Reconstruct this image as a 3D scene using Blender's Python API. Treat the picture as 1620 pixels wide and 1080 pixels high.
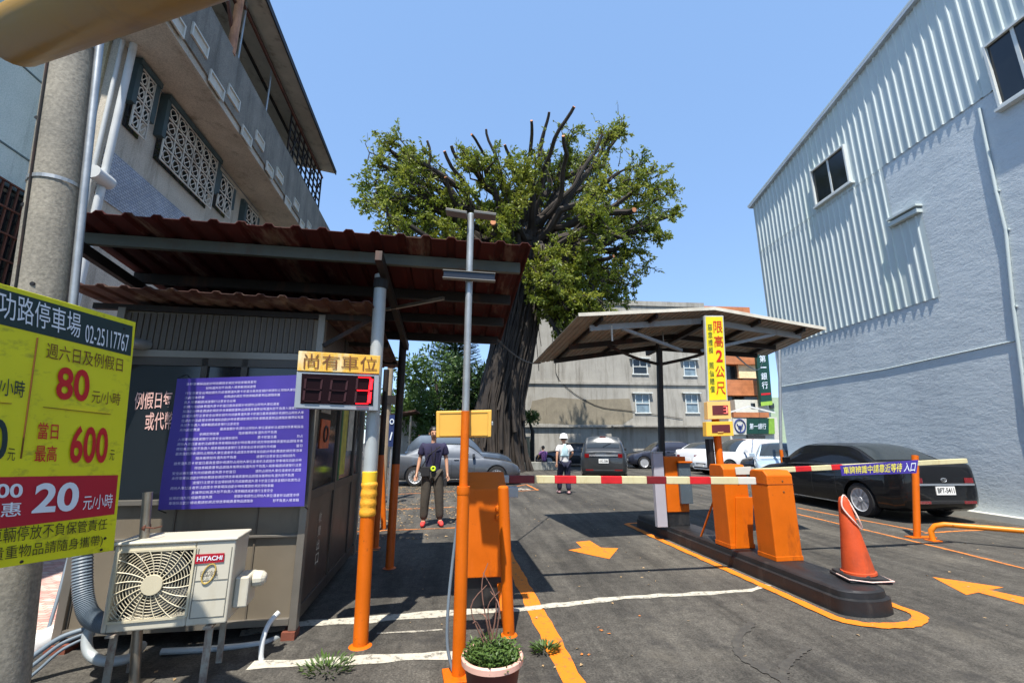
import bpy, bmesh, math, random
from mathutils import Vector, Matrix, noise
R = math.radians
PI = math.pi
scene = bpy.context.scene
for o in list(bpy.data.objects):
    bpy.data.objects.remove(o)
COL = scene.collection
rnd = random.Random(7)

# ------------------------------------------------------------------ camera, sky, sun, exposure
CAM_H = 1.52
PITCH, YAW, FPX = R(12.641), R(5.573), 700.0
cd = bpy.data.cameras.new('camera')
cd.sensor_width = 36.0
cd.lens = FPX / 1620 * 36
cd.clip_start = 0.05
cd.clip_end = 600
cam = bpy.data.objects.new('camera', cd)
cam.location = (0, 0, CAM_H)
cam.rotation_euler = (R(90) + PITCH, 0, -YAW)
COL.objects.link(cam)
scene.camera = cam

world = bpy.data.worlds.new("World")
scene.world = world
world.use_nodes = True
wn = world.node_tree
sky = wn.nodes.new('ShaderNodeTexSky')
sky.sky_type = 'NISHITA'
sky.sun_disc = False
sky.sun_elevation = R(64.4)
sky.sun_rotation = R(196.3)
sky.altitude = 100
sky.air_density = 0.75
sky.dust_density = 0.05
sky.ozone_density = 0.25
bg = wn.nodes['Background']
bg.inputs['Strength'].default_value = 0.15
flatten = wn.nodes.new('ShaderNodeMix')           # even out the sky towards the horizon
flatten.data_type = 'RGBA'
flatten.inputs[0].default_value = 0.65
flatten.inputs[7].default_value = (0.80, 1.42, 2.52, 1)
wn.links.new(sky.outputs[0], flatten.inputs[6])
wn.links.new(flatten.outputs[2], bg.inputs[0])

sd = bpy.data.lights.new('sun', 'SUN')
sd.energy = 3.3
sd.angle = R(0.5)
sd.color = (1.0, 0.95, 0.87)
sun = bpy.data.objects.new('sun', sd)
sun.rotation_euler = Vector((0.135, 0.463, -1)).to_track_quat('-Z', 'Y').to_euler()
sun.location = (-6, -20, 40)
COL.objects.link(sun)

scene.view_settings.view_transform = 'Standard'
scene.view_settings.look = 'None'
scene.view_settings.gamma = 1
scene.view_settings.exposure = 1.33

# ------------------------------------------------------------------ survey helpers
# sight lines from the camera station, used to read off real distances and heights
_F = Vector((math.sin(YAW), math.cos(YAW), 0)); _R = Vector((math.cos(YAW), -math.sin(YAW), 0))
EYE = Vector((0, 0, CAM_H))
def ray(u, v):
    a = (u - 810) / FPX; b = (540 - v) / FPX
    d = _R * a + _F * (math.cos(PITCH) - b * math.sin(PITCH))
    d.z = math.sin(PITCH) + b * math.cos(PITCH)
    return d
def at(u, v, y):
    d = ray(u, v); return EYE + d * (y / d.y)
def gnd(u, v, z=0.0):
    d = ray(u, v); p = EYE + d * ((z - CAM_H) / d.z); p.z = z; return p
def hit(u, v, P, N):
    d = ray(u, v); P = Vector(P); N = Vector(N)
    return EYE + d * ((P - EYE).dot(N) / d.dot(N))

# ------------------------------------------------------------------ object helpers
INV = {}
def tag(o, label=None, cat=None, group=None, kind=None):
    if label: o['label'] = label
    if cat: o['category'] = cat
    if group: o['group'] = group
    if kind: o['kind'] = kind
    return o
def thing(name, label, cat, loc=(0, 0, 0), rotz=0.0, group=None):
    o = bpy.data.objects.new(name, None)
    o.empty_display_size = 0.2
    o.location = loc; o.rotation_euler = (0, 0, rotz)
    COL.objects.link(o)
    INV[o.name] = (Matrix.Translation(Vector(loc)) @ Matrix.Rotation(rotz, 4, 'Z')).inverted()
    return tag(o, label, cat, group)
def link_mesh(name, me, parent=None, local=False):
    o = bpy.data.objects.new(name, me)
    COL.objects.link(o)
    if parent is not None:
        o.parent = parent
        inv = INV.get(parent.name, Matrix.Identity(4))
        if not local:
            me.transform(inv)
        INV[o.name] = inv
    else:
        INV[o.name] = Matrix.Identity(4)
    return o
def copy_tree(o, parent=None):
    c = o.copy(); COL.objects.link(c)
    if parent is not None: c.parent = parent
    for ch in list(o.children): copy_tree(ch, c)
    return c

def frame_of(d):
    d = Vector(d).normalized()
    up = Vector((0, 0, 1)) if abs(d.z) < 0.95 else Vector((0, 1, 0))
    a = d.cross(up).normalized(); b = a.cross(d).normalized()
    return a, b
class MB:
    """collects shapes and links them as ONE mesh object"""
    def __init__(s): s.v = []; s.f = []; s.m = []; s.cur = 0
    def add(s, vs, fs):
        n = len(s.v); s.v += [Vector(p) for p in vs]
        for f in fs: s.f.append([i + n for i in f]); s.m.append(s.cur)
        return s
    def box(s, c, sz, rz=0.0, M=None):
        x, y, z = sz[0] / 2, sz[1] / 2, sz[2] / 2
        vs = [Vector((a * x, b * y, d * z)) for d in (-1, 1) for a, b in ((-1, -1), (1, -1), (1, 1), (-1, 1))]
        T = Matrix.Translation(Vector(c)) @ Matrix.Rotation(rz, 4, 'Z')
        if M is not None: T = Matrix.Translation(Vector(c)) @ M
        return s.add([T @ p for p in vs], [(3, 2, 1, 0), (4, 5, 6, 7), (0, 1, 5, 4), (1, 2, 6, 5), (2, 3, 7, 6), (3, 0, 4, 7)])
    def bx(s, x0, x1, y0, y1, z0, z1):
        return s.box(((x0 + x1) / 2, (y0 + y1) / 2, (z0 + z1) / 2), (abs(x1 - x0), abs(y1 - y0), abs(z1 - z0)))
    def bar(s, p, q, w, h=None):
        p = Vector(p); q = Vector(q); h = h or w
        a, b = frame_of(q - p); a = a * w / 2; b = b * h / 2
        vs = [p - a - b, p + a - b, p + a + b, p - a + b, q - a - b, q + a - b, q + a + b, q - a + b]
        return s.add(vs, [(3, 2, 1, 0), (4, 5, 6, 7), (0, 1, 5, 4), (1, 2, 6, 5), (2, 3, 7, 6), (3, 0, 4, 7)])
    def tube(s, pts, r, n=10, caps=True):
        pts = [Vector(p) for p in pts]; k = len(pts)
        rs = list(r) if isinstance(r, (list, tuple)) else [r] * k
        vs = []; fs = []; a = None
        for i, p in enumerate(pts):
            d = pts[min(i + 1, k - 1)] - pts[max(i - 1, 0)]
            if d.length < 1e-9: d = Vector((0, 0, 1))
            d.normalize()
            if a is None: a, b = frame_of(d)
            else:
                a = (a - d * a.dot(d)); a.normalize(); b = a.cross(d)
            for j in range(n):
                t = 2 * PI * j / n
                vs.append(p + (a * math.cos(t) + b * math.sin(t)) * rs[i])
        for i in range(k - 1):
            for j in range(n):
                j2 = (j + 1) % n
                fs.append((i * n + j, i * n + j2, (i + 1) * n + j2, (i + 1) * n + j))
        if caps:
            fs.append(tuple(range(n - 1, -1, -1))); fs.append(tuple(range((k - 1) * n, k * n)))
        return s.add(vs, fs)
    def lathe(s, prof, c=(0, 0, 0), n=24, M=None):
        c = Vector(c); vs = []; fs = []; k = len(prof)
        for r, z in prof:
            for j in range(n):
                t = 2 * PI * j / n
                p = Vector((r * math.cos(t), r * math.sin(t), z))
                vs.append(c + ((M @ p) if M is not None else p))
        for i in range(k - 1):
            for j in range(n):
                j2 = (j + 1) % n
                fs.append((i * n + j, i * n + j2, (i + 1) * n + j2, (i + 1) * n + j))
        if prof[0][0] > 1e-4: fs.append(tuple(range(n - 1, -1, -1)))
        if prof[-1][0] > 1e-4: fs.append(tuple(range((k - 1) * n, k * n)))
        return s.add(vs, fs)
    def prism(s, poly, ext):
        poly = [Vector(p) for p in poly]; ext = Vector(ext); n = len(poly)
        vs = poly + [p + ext for p in poly]
        fs = [tuple(range(n - 1, -1, -1)), tuple(range(n, 2 * n))]
        for i in range(n):
            j = (i + 1) % n; fs.append((i, j, n + j, n + i))
        return s.add(vs, fs)
    def poly(s, pts): return s.add(pts, [tuple(range(len(pts)))])
    def build(s, name, mat, parent=None, smooth=False, bevel=0.0, local=False, label=None, seg=2, fix=True):
        me = bpy.data.meshes.new(name)
        me.from_pydata([tuple(p) for p in s.v], [], s.f)
        mats = mat if isinstance(mat, (list, tuple)) else [mat]
        for m in mats: me.materials.append(m)
        if len(mats) > 1:
            for p, i in zip(me.polygons, s.m): p.material_index = i
        if fix and len(s.f) < 20000:
            bm = bmesh.new(); bm.from_mesh(me)
            bmesh.ops.recalc_face_normals(bm, faces=bm.faces); bm.to_mesh(me); bm.free()
        o = link_mesh(name, me, parent, local)
        if smooth:
            for p in me.polygons: p.use_smooth = True
        if bevel:
            b = o.modifiers.new('bevel', 'BEVEL'); b.width = bevel; b.segments = seg; b.limit_method = 'ANGLE'; b.angle_limit = R(40)
            b.harden_normals = False
        if smooth:
            e = o.modifiers.new('split', 'EDGE_SPLIT'); e.split_angle = R(38)
        if label: o['label'] = label
        return o
def struct(name, mb, mat, **k):
    return tag(mb.build(name, mat, **k), kind='structure')

# lettering: real glyph outlines laid on a four-cornered patch
_GL = {}
def glyphs(s, bold=0.0, res=2):
    key = (s, bold, res)
    if key not in _GL:
        c = bpy.data.curves.new('glyphs', 'FONT'); c.body = s; c.resolution_u = res; c.offset = bold
        o = bpy.data.objects.new('glyphs', c); COL.objects.link(o)
        me = bpy.data.meshes.new_from_object(o.evaluated_get(bpy.context.evaluated_depsgraph_get()))
        vs = [v.co.copy() for v in me.vertices]; fs = [tuple(p.vertices) for p in me.polygons]
        bpy.data.objects.remove(o); bpy.data.curves.remove(c); bpy.data.meshes.remove(me)
        _GL[key] = (vs, fs)
    return _GL[key]
def lay(mb, s, quad, bold=0.0, res=2, off=0.003, fill=None):
    """quad: bottom-left, bottom-right, top-right, top-left; fill: keep the width of a partly filled line"""
    cjk = any(ord(ch) > 0x2e80 for ch in s)
    vs, fs = glyphs(s, min(bold, 0.007) if cjk else bold * 0.7, res if cjk else max(res, 5))
    if not vs: return
    x0 = min(v.x for v in vs); x1 = max(v.x for v in vs); y0 = min(v.y for v in vs); y1 = max(v.y for v in vs)
    a, b, c, d = [Vector(p) for p in quad]
    n = (b - a).cross(d - a).normalized() * off
    out = []
    for v in vs:
        p = (v.x - x0) / (x1 - x0); q = (v.y - y0) / (y1 - y0)
        out.append(a * (1 - p) * (1 - q) + b * p * (1 - q) + c * p * q + d * (1 - p) * q + n)
    mb.add(out, fs)

def word(par, name, s, quad, m, bold=0.0, off=0.003):
    mb = MB(); lay(mb, s, quad, bold, 2, off); return mb.build(name, m, par)
# ------------------------------------------------------------------ materials
def lin(r, g, b, k=1.0):
    f = lambda c: ((c / 255 + 0.055) / 1.055) ** 2.4 if c > 10.3 else c / 255 / 12.92
    return (f(r) * k, f(g) * k, f(b) * k)
def _nt(name):
    m = bpy.data.materials.new(name); m.use_nodes = True
    return m, m.node_tree, m.node_tree.nodes['Principled BSDF']
def noise_node(nt, vec, scale, detail=4, rough=0.6, stretch=None):
    if stretch:
        mp = nt.nodes.new('ShaderNodeMapping'); mp.inputs['Scale'].default_value = stretch
        nt.links.new(vec, mp.inputs['Vector']); vec = mp.outputs[0]
    t = nt.nodes.new('ShaderNodeTexNoise'); t.inputs['Scale'].default_value = scale
    t.inputs['Detail'].default_value = detail; t.inputs['Roughness'].default_value = rough
    nt.links.new(vec, t.inputs['Vector']); return t.outputs['Fac']
def ramp(nt, fac, stops):
    r = nt.nodes.new('ShaderNodeValToRGB'); e = r.color_ramp.elements
    while len(e) < len(stops): e.new(0.5)
    for x, (p, c) in zip(e, stops):
        x.position = p; x.color = (*c, 1) if not isinstance(c, float) else (c, c, c, 1)
    nt.links.new(fac, r.inputs[0]); return r.outputs[0]
def mixc(nt, fac, a, b, mode='MIX'):
    n = nt.nodes.new('ShaderNodeMix'); n.data_type = 'RGBA'; n.blend_type = mode
    for sock, val in ((n.inputs[0], fac), (n.inputs[6], a), (n.inputs[7], b)):
        if hasattr(val, 'links'): nt.links.new(val, sock)
        elif isinstance(val, (int, float)): sock.default_value = val
        else: sock.default_value = (*val, 1)
    return n.outputs[2]
def bump(nt, bs, h, strength=0.3, dist=0.01):
    b = nt.nodes.new('ShaderNodeBump'); b.inputs['Strength'].default_value = strength; b.inputs['Distance'].default_value = dist
    nt.links.new(h, b.inputs['Height']); nt.links.new(b.outputs[0], bs.inputs['Normal'])
MATS = {}
def mat(name, col, rough=0.6, metal=0.0, var=0.18, scale=4.0, dirt=None, dirt_amt=0.5, dscale=3.0, dstretch=(1, 1, 0.35), bmp=0.0, bscale=60, coat=0.0, spec=0.5, fine=0.0, chips=None):
    m, nt, bs = _nt(name)
    tc = nt.nodes.new('ShaderNodeTexCoord').outputs['Object']
    f = noise_node(nt, tc, scale, 5)
    lo = tuple(max(0, c * (1 - var)) for c in col); hi = tuple(min(1, c * (1 + var)) for c in col)
    c = ramp(nt, f, [(0.3, lo), (0.7, hi)])
    if dirt is not None:
        d = noise_node(nt, tc, dscale, 7, 0.7, dstretch)
        k = ramp(nt, d, [(0.62 - 0.25 * dirt_amt, 0.0), (0.72 - 0.1 * dirt_amt, min(1.0, 0.5 + dirt_amt / 2))])
        c = mixc(nt, k, c, dirt)
    if chips is not None:
        cn_ = noise_node(nt, tc, 38, 6, 0.75); cm_ = noise_node(nt, tc, 2.6, 4)
        k2 = nt.nodes.new('ShaderNodeMath'); k2.operation = 'MULTIPLY'
        nt.links.new(ramp(nt, cn_, [(0.60, 0.0), (0.64, 0.9)]), k2.inputs[0]); nt.links.new(ramp(nt, cm_, [(0.48, 0.0), (0.62, 1.0)]), k2.inputs[1])
        c = mixc(nt, k2.outputs[0], c, chips)
        sc_ = noise_node(nt, tc, 5, 8, 0.8, (6, 6, 0.4))
        c = mixc(nt, ramp(nt, sc_, [(0.55, 0.0), (0.75, 0.45)]), c, tuple(min(1, x * 1.15 + 0.03) for x in col))
    if fine:
        g = noise_node(nt, tc, 120, 2)
        c = mixc(nt, fine, c, ramp(nt, g, [(0.35, 0.0), (0.65, 1.0)]), 'OVERLAY')
    nt.links.new(c, bs.inputs['Base Color'])
    rr = nt.nodes.new('ShaderNodeMapRange'); rr.inputs['To Min'].default_value = max(0.02, rough - 0.12); rr.inputs['To Max'].default_value = min(1, rough + 0.12)
    nt.links.new(f, rr.inputs[0]); nt.links.new(rr.outputs[0], bs.inputs['Roughness'])
    bs.inputs['Metallic'].default_value = metal
    bs.inputs['Specular IOR Level'].default_value = spec
    if coat:
        bs.inputs['Coat Weight'].default_value = coat; bs.inputs['Coat Roughness'].default_value = 0.03
    if bmp: bump(nt, bs, noise_node(nt, tc, bscale, 5), bmp, 0.01)
    MATS[name] = m
    return m
def emit(name, col, strength):
    m, nt, bs = _nt(name)
    bs.inputs['Base Color'].default_value = (*col, 1)
    bs.inputs['Emission Color'].default_value = (*col, 1); bs.inputs['Emission Strength'].default_value = strength
    return m
ORANGE = mat('orange_paint', lin(202, 96, 0), 0.55, var=0.10, scale=3, spec=0.3, dirt=lin(128, 60, 14), dirt_amt=0.28, dscale=4, bmp=0.08, bscale=26, chips=lin(84, 52, 30))
YELLOWBOX = mat('cream_yellow_paint', lin(222, 172, 70), 0.5, var=0.05, dirt=lin(200, 150, 60), dirt_amt=0.1)
GALV = mat('galvanised_steel', lin(165, 168, 168), 0.42, 0.6, var=0.12, scale=9, dirt=lin(120, 112, 100), dirt_amt=0.2)
STAIN = mat('worn_stainless', lin(150, 142, 128), 0.35, 0.75, var=0.15, scale=8)
BLACKP = mat('black_paint', (0.012, 0.012, 0.013), 0.5, var=0.3, dirt=(0.06, 0.055, 0.05), dirt_amt=0.25, bmp=0.25, bscale=25)
RUBBER = mat('black_rubber', (0.016, 0.016, 0.017), 0.75, var=0.3, bmp=0.15)
WHITEP = mat('white_paint', lin(200, 198, 186), 0.5, var=0.06, dirt=lin(150, 140, 122), dirt_amt=0.15)
DARKSTEEL = mat('dark_brown_steel', lin(34, 29, 26), 0.6, 0.2, var=0.3, dirt=lin(88, 52, 34), dirt_amt=0.3)
GREYSTEEL = mat('grey_green_steel', lin(86, 90, 82), 0.6, 0.1, var=0.2, dirt=lin(96, 62, 42), dirt_amt=0.3)
RED = mat('red_lettering', lin(196, 18, 30), 0.5, var=0.06)
WHITE_L = mat('white_lettering', lin(222, 232, 240), 0.5, var=0.04)
BROWN_L = mat('brown_lettering', lin(112, 68, 26), 0.6, var=0.2, scale=20)
GREEN_L = mat('dark_green_lettering', lin(14, 48, 50), 0.5, var=0.06)
# ------------------------------------------------------------------ ground and painted markings
def asphalt():
    m, nt, bs = _nt('asphalt')
    tc = nt.nodes.new('ShaderNodeTexCoord').outputs['Object']
    big = noise_node(nt, tc, 0.55, 6, 0.65)
    c = ramp(nt, big, [(0.25, (0.040, 0.037, 0.032)), (0.5, (0.070, 0.064, 0.054)), (0.75, (0.106, 0.096, 0.079))])
    st = noise_node(nt, tc, 1.0, 5, 0.7, (3.2, 0.22, 1))          # wheel polish along the lane
    c = mixc(nt, 0.85, c, ramp(nt, st, [(0.3, 0.20), (0.7, 0.76)]), 'OVERLAY')
    fine = noise_node(nt, tc, 62, 4, 0.85)
    c = mixc(nt, 0.95, c, ramp(nt, fine, [(0.3, 0.08), (0.7, 0.92)]), 'OVERLAY')
    vo = nt.nodes.new('ShaderNodeTexVoronoi'); vo.inputs['Scale'].default_value = 160; nt.links.new(tc, vo.inputs['Vector'])
    c = mixc(nt, ramp(nt, vo.outputs['Distance'], [(0.0, 0.5), (0.12, 0.0)]), c, (0.20, 0.185, 0.155))
    mid = noise_node(nt, tc, 11, 6, 0.8)
    c = mixc(nt, 0.8, c, ramp(nt, mid, [(0.3, 0.22), (0.7, 0.78)]), 'OVERLAY')
    stain = noise_node(nt, tc, 1.7, 7, 0.7)
    c = mixc(nt, ramp(nt, stain, [(0.55, 0.0), (0.66, 0.65)]), c, (0.030, 0.028, 0.026))
    dust = noise_node(nt, tc, 0.9, 8, 0.75)
    c = mixc(nt, ramp(nt, dust, [(0.56, 0.0), (0.75, 0.55)]), c, (0.145, 0.128, 0.10))
    nt.links.new(c, bs.inputs['Base Color'])
    bs.inputs['Roughness'].default_value = 0.86; bs.inputs['Specular IOR Level'].default_value = 0.3
    bump(nt, bs, fine, 0.55, 0.006)
    return m
ASPH = asphalt()
g = MB()
N = 60
for i in range(N + 1):
    for j in range(N + 1):
        t = lambda k: math.copysign(abs(k) ** 2.2, k) * 260
        g.v.append(Vector((t(2 * i / N - 1), t(2 * j / N - 1), 0)))
for i in range(N):
    for j in range(N):
        a = i * (N + 1) + j
        g.f.append([a, a + N + 1, a + N + 2, a + 1]); g.m.append(0)
struct('ground', g, ASPH)

def worn_paint(name, col, under=(0.075, 0.068, 0.058), amt=0.5, sc=14):
    m, nt, bs = _nt(name)
    tc = nt.nodes.new('ShaderNodeTexCoord').outputs['Object']
    a = noise_node(nt, tc, sc, 8, 0.8); b = noise_node(nt, tc, 1.5, 3)
    c = mixc(nt, ramp(nt, b, [(0.3, 0.0), (0.7, 0.35)]), col, tuple(x * 0.72 for x in col))
    k = ramp(nt, a, [(0.40 + 0.32 * (1 - amt), 0.0), (0.52 + 0.32 * (1 - amt), 0.9)])
    nt.links.new(mixc(nt, k, c, under), bs.inputs['Base Color'])
    bs.inputs['Roughness'].default_value = 0.75
    bump(nt, bs, noise_node(nt, tc, 95, 3, 0.8), 0.4, 0.006)
    return m
P_OR = worn_paint('orange_road_paint', lin(226, 124, 8), amt=0.58)
P_ORW = worn_paint('thin_orange_road_paint', lin(206, 122, 48), amt=0.68)
P_WH = worn_paint('white_road_paint', lin(190, 184, 168), amt=0.68)
P_WH2 = worn_paint('thin_white_road_paint', lin(176, 170, 156), amt=0.75)
_SZ = [0.003]
def stripe(name, pts, w, m, jit=0.012, z=0.004, step=0.12):
    z = _SZ[0]; _SZ[0] += 0.00022
    P = [Vector((p[0], p[1], 0)) for p in pts]
    ws = w if isinstance(w, (list, tuple)) else [w] * len(P)
    C_, W_ = [], []
    for i in range(len(P) - 1):
        n = max(1, int((P[i + 1] - P[i]).length / step))
        for k in range(n):
            t = k / n; C_.append(P[i].lerp(P[i + 1], t)); W_.append(ws[i] + (ws[i + 1] - ws[i]) * t)
    C_.append(P[-1]); W_.append(ws[-1])
    mb = MB(); vs = []
    for i, c in enumerate(C_):
        d = (C_[min(i + 1, len(C_) - 1)] - C_[max(0, i - 1)]).normalized(); nrm = Vector((-d.y, d.x, 0))
        for s in (-1, 1):
            q = c + nrm * s * (W_[i] / 2 + rnd.uniform(-jit, jit)); q.z = z; vs.append(q)
    mb.add(vs, [(2 * i, 2 * i + 2, 2 * i + 3, 2 * i + 1) for i in range(len(C_) - 1)])
    return struct(name, mb, m, fix=False)
def G2(*uv): return [gnd(u, v) for u, v in uv]
stripe('lane_marking', G2((783, 838), (834, 938), (907, 1080), (960, 1185)), 0.15, P_OR)
stripe('lane_marking', G2((380, 1002), (490, 985), (560, 982), (640, 974), (720, 969), (840, 962), (985, 945), (1120, 938), (1185, 934), (1216, 925)), [0.14, 0.14, 0.15, 0.14, 0.15, 0.13, 0.10, 0.09, 0.07, 0.04], P_WH, 0.018)
stripe('lane_marking', G2((396, 1052), (520, 1046), (640, 1039), (722, 1036)), 0.12, P_WH, 0.016)
stripe('lane_marking', G2((596, 1002), (650, 999), (700, 996)), 0.025, P_WH2, 0.008)
stripe('lane_marking', G2((1262, 803), (1345, 819), (1462, 841)), 0.07, P_ORW)
stripe('lane_marking', G2((1462, 843), (1530, 839), (1660, 835)), 0.07, P_ORW)
stripe('lane_marking', G2((1262, 813), (1360, 836), (1470, 862), (1560, 884), (1680, 914)), 0.065, P_ORW)
for a, b in (((560, 808), (719, 802)), ((560, 841), (735, 834)), ((600, 783), (719, 777)), ((560, 872), (600, 870))):
    stripe('lane_marking', G2(a, b), 0.06, P_ORW, 0.02)
stripe('lane_marking', G2((806, 771), (833, 766), (851, 775), (806, 777)), 0.08, P_ORW)
for k in range(4):
    stripe('lane_marking', G2((806 + 8 * k, 771 + 0.6 * k), (812 + 9 * k, 775)), 0.12, P_WH2)
def curve2(cp, n=8):
    out = []
    for i in range(len(cp) - 1):
        p0 = cp[max(0, i - 1)]; p1 = cp[i]; p2 = cp[i + 1]; p3 = cp[min(len(cp) - 1, i + 2)]
        for k in range(n):
            t = k / n; out.append(.5 * ((2 * p1) + (p2 - p0) * t + (2 * p0 - 5 * p1 + 4 * p2 - p3) * t * t + (3 * p1 - p0 - 3 * p2 + p3) * t ** 3))
    out.append(cp[-1]); return out
def flat(name, pts, m, z=0.004):
    mb = MB(); mb.poly([Vector((p[0], p[1], z)) for p in pts]); return struct(name, mb, m)
flat('arrow_marking', G2((899, 870), (921, 866.5), (911, 857), (933, 855), (951, 866), (978, 867), (964, 884)), P_OR)
flat('arrow_marking', G2((1475, 912.5), (1588, 929), (1566, 933), (1680, 958), (1680, 972), (1548, 937), (1529, 941)), P_OR)
# faint tyre scuffs sweeping across the lane
TYM = worn_paint('tyre_scuff', (0.052, 0.048, 0.041), (0.076, 0.070, 0.058), 0.78, 12)
stripe('tyre_mark', curve2(G2((1190, 985), (1168, 1010), (1172, 1036), (1205, 1058), (1240, 1078), (1262, 1120))), 0.07, TYM, 0.012)
stripe('tyre_mark', curve2(G2((1278, 1024), (1256, 1040), (1240, 1060), (1238, 1075))), 0.06, TYM, 0.012)
# little orange spots sprayed on the lane
for u, v in ((950, 998), (962, 1003), (945, 993), (918, 1036), (930, 1037), (1010, 975)):
    p = gnd(u, v); stripe('paint_spot', [p, p + Vector((0.02, 0.012, 0))], 0.016, P_ORW, 0.008, step=0.01)

# traffic island: black kerb with an orange outline
ISL = Vector((3.645, 4.02, 0)); ISL_R = R(3.4)
def isl(x, y, z=0.0): return ISL + Matrix.Rotation(ISL_R, 3, 'Z') @ Vector((x, y, z))
def island_ring(gx, g0, y1, n=14):
    pts = [(gx, y1)]
    for k in range(n + 1):
        t = -PI * k / n
        pts.append((gx * math.cos(t), g0 + (gx * 0.6) * (1 + math.sin(t)) - 0.0))
    pts.append((-gx, y1)); return pts
mb = MB()
lev = [(0.28, -0.02, 0.0), (0.277, -0.015, 0.125), (0.250, 0.012, 0.135), (0.245, 0.018, 0.185), (0.225, 0.035, 0.20)]
n0 = None; vs = []; fs = []
for gx, g0, z in lev:
    ring = island_ring(gx, g0, 4.35 + 0 * gx); n0 = len(ring)
    for x, y in ring: vs.append(isl(x, y, z))
for k in range(len(lev) - 1):
    for j in range(n0):
        fs.append((k * n0 + j, k * n0 + (j + 1) % n0, (k + 1) * n0 + (j + 1) % n0, (k + 1) * n0 + j))
fs.append(tuple(range((len(lev) - 1) * n0, len(lev) * n0)))
mb.add(vs, fs)
struct('traffic_island', mb, BLACKP, smooth=True)
ring = [isl(x, y) for x, y in island_ring(0.405, -0.20, 4.55, 26)]
ring = [ring[0] + Vector((0, -1.2, 0))] + ring[1:]
stripe('kerb_marking', ring + [isl(-0.30, 4.62), isl(0.0, 4.66)], [0.05] + [0.11] * 27 + [0.10, 0.09, 0.09], P_OR, 0.010)

# paved alley between the booth and the concrete house
def paving():
    m, nt, bs = _nt('pale_red_paving')
    tc = nt.nodes.new('ShaderNodeTexCoord').outputs['Object']
    b = nt.nodes.new('ShaderNodeTexBrick'); nt.links.new(tc, b.inputs['Vector'])
    b.inputs['Scale'].default_value = 4.5; b.inputs['Color1'].default_value = (*lin(214, 200, 186), 1)
    b.inputs['Color2'].default_value = (*lin(186, 150, 138), 1); b.inputs['Mortar'].default_value = (*lin(120, 104, 96), 1)
    b.inputs['Mortar Size'].default_value = 0.02
    f = noise_node(nt, tc, 2.2, 5)
    nt.links.new(mixc(nt, ramp(nt, f, [(0.45, 0.0), (0.62, 0.5)]), b.outputs['Color'], lin(190, 96, 92)), bs.inputs['Base Color'])
    bs.inputs['Roughness'].default_value = 0.85
    return m
mb = MB(); mb.poly([Vector(p) for p in ((-5.5, 3.2, 0.004), (-3.08, 3.6, 0.004), (-3.38, 9.5, 0.004), (-5.7, 9.5, 0.004))])
struct('paved_path', mb, paving())

# ------------------------------------------------------------------ white painted hall beside the lot (ribbed cladding over plaster)
WA = R(2.4); WP = Vector((10.4, 8.0, 0)); WD = Vector((math.sin(WA), math.cos(WA), 0)); WN = Vector((-math.cos(WA), math.sin(WA), 0))
def w_sz(u, v, off=0.0):
    p = hit(u, v, WP + WN * off, WN); return (p - WP).dot(WD), p.z
def wp(s, z, off=0.0): 
    p = WP + WD * s + WN * off; return Vector((p.x, p.y, z))
def plaster_wall():
    m, nt, bs = _nt('white_painted_plaster')
    tc = nt.nodes.new('ShaderNodeTexCoord').outputs['Object']
    a = noise_node(nt, tc, 0.7, 6, 0.6)
    c = ramp(nt, a, [(0.3, lin(184, 193, 197)), (0.7, lin(199, 207, 210))])
    d = noise_node(nt, tc, 1.2, 7, 0.7, (1, 1, 0.25))
    c = mixc(nt, ramp(nt, d, [(0.52, 0.0), (0.72, 0.5)]), c, lin(164, 172, 178))
    nt.links.new(c, bs.inputs['Base Color']); bs.inputs['Roughness'].default_value = 0.7
    h1 = noise_node(nt, tc, 3.2, 8, 0.72, (1, 0.55, 1.3)); h2 = noise_node(nt, tc, 16, 4, 0.6)
    h = mixc(nt, 0.22, h1, h2)
    bump(nt, bs, h, 0.5, 0.06)
    return m
PLAST = plaster_wall()
CLAD = mat('pale_blue_ribbed_steel', lin(188, 198, 196), 0.45, 0.0, var=0.06, scale=0.6, dirt=lin(190, 204, 190), dirt_amt=0.2, dscale=1.0, dstretch=(1, 1, 0.15))
s_far, z_far = w_sz(1192, 327)
s_a, z_a = w_sz(1455, 1)
slope = (z_a - z_far) / (s_a - s_far)
eave = lambda s: z_far + slope * (s - s_far)
hall = thing('painted_hall', 'tall white painted hall with ribbed steel cladding over rough plaster, beside the black sedan', 'building', (*wp(0, 0).xy, 0), -WA)
mb = MB()
s_pk = s_a - 7.0
prof = [(s_far - 0.12, 0), (s_far - 0.12, eave(s_far) - 0.03), (s_pk, eave(s_pk) - 0.03), (s_pk - 6, eave(s_pk) - 1.5), (s_pk - 6, 0)]
mb.prism([wp(s, z) for s, z in prof], -WN * 9)
mb.build('wall', PLAST, hall)
z_low = 0.5 * (w_sz(1233, 550)[1] + w_sz(1488, 469)[1])
s_step = w_sz(1488, 469)[0]; s_b = w_sz(1396, 265)[0]; z_mid = w_sz(1396, 265)[1]; z_lin = w_sz(1435, 345)[1]
s_w2 = w_sz(1560, 80)[0]
ribs = MB()
def clad(s0, s1, zb, zt, pitch=0.2):
    """trapezoid-ribbed sheet hung 12 mm off the wall; zb, zt: heights as functions of s"""
    k = 0; s = s1
    prof = []
    while s > s0 + 1e-6:
        for ds, of in ((0.0, 0.014), (0.128, 0.014), (0.145, 0.040), (0.175, 0.040), (0.192, 0.014)):
            if s - ds >= s0: prof.append((s - ds, of))
        s -= pitch
    prof.append((s0, 0.014))
    vs = []; fs = []
    for s, of in prof: vs += [wp(s, zb(s), of), wp(s, zt(s), of)]
    for i in range(len(prof) - 1): fs.append((2 * i, 2 * i + 1, 2 * i + 3, 2 * i + 2))
    ribs.add(vs, fs)
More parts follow.
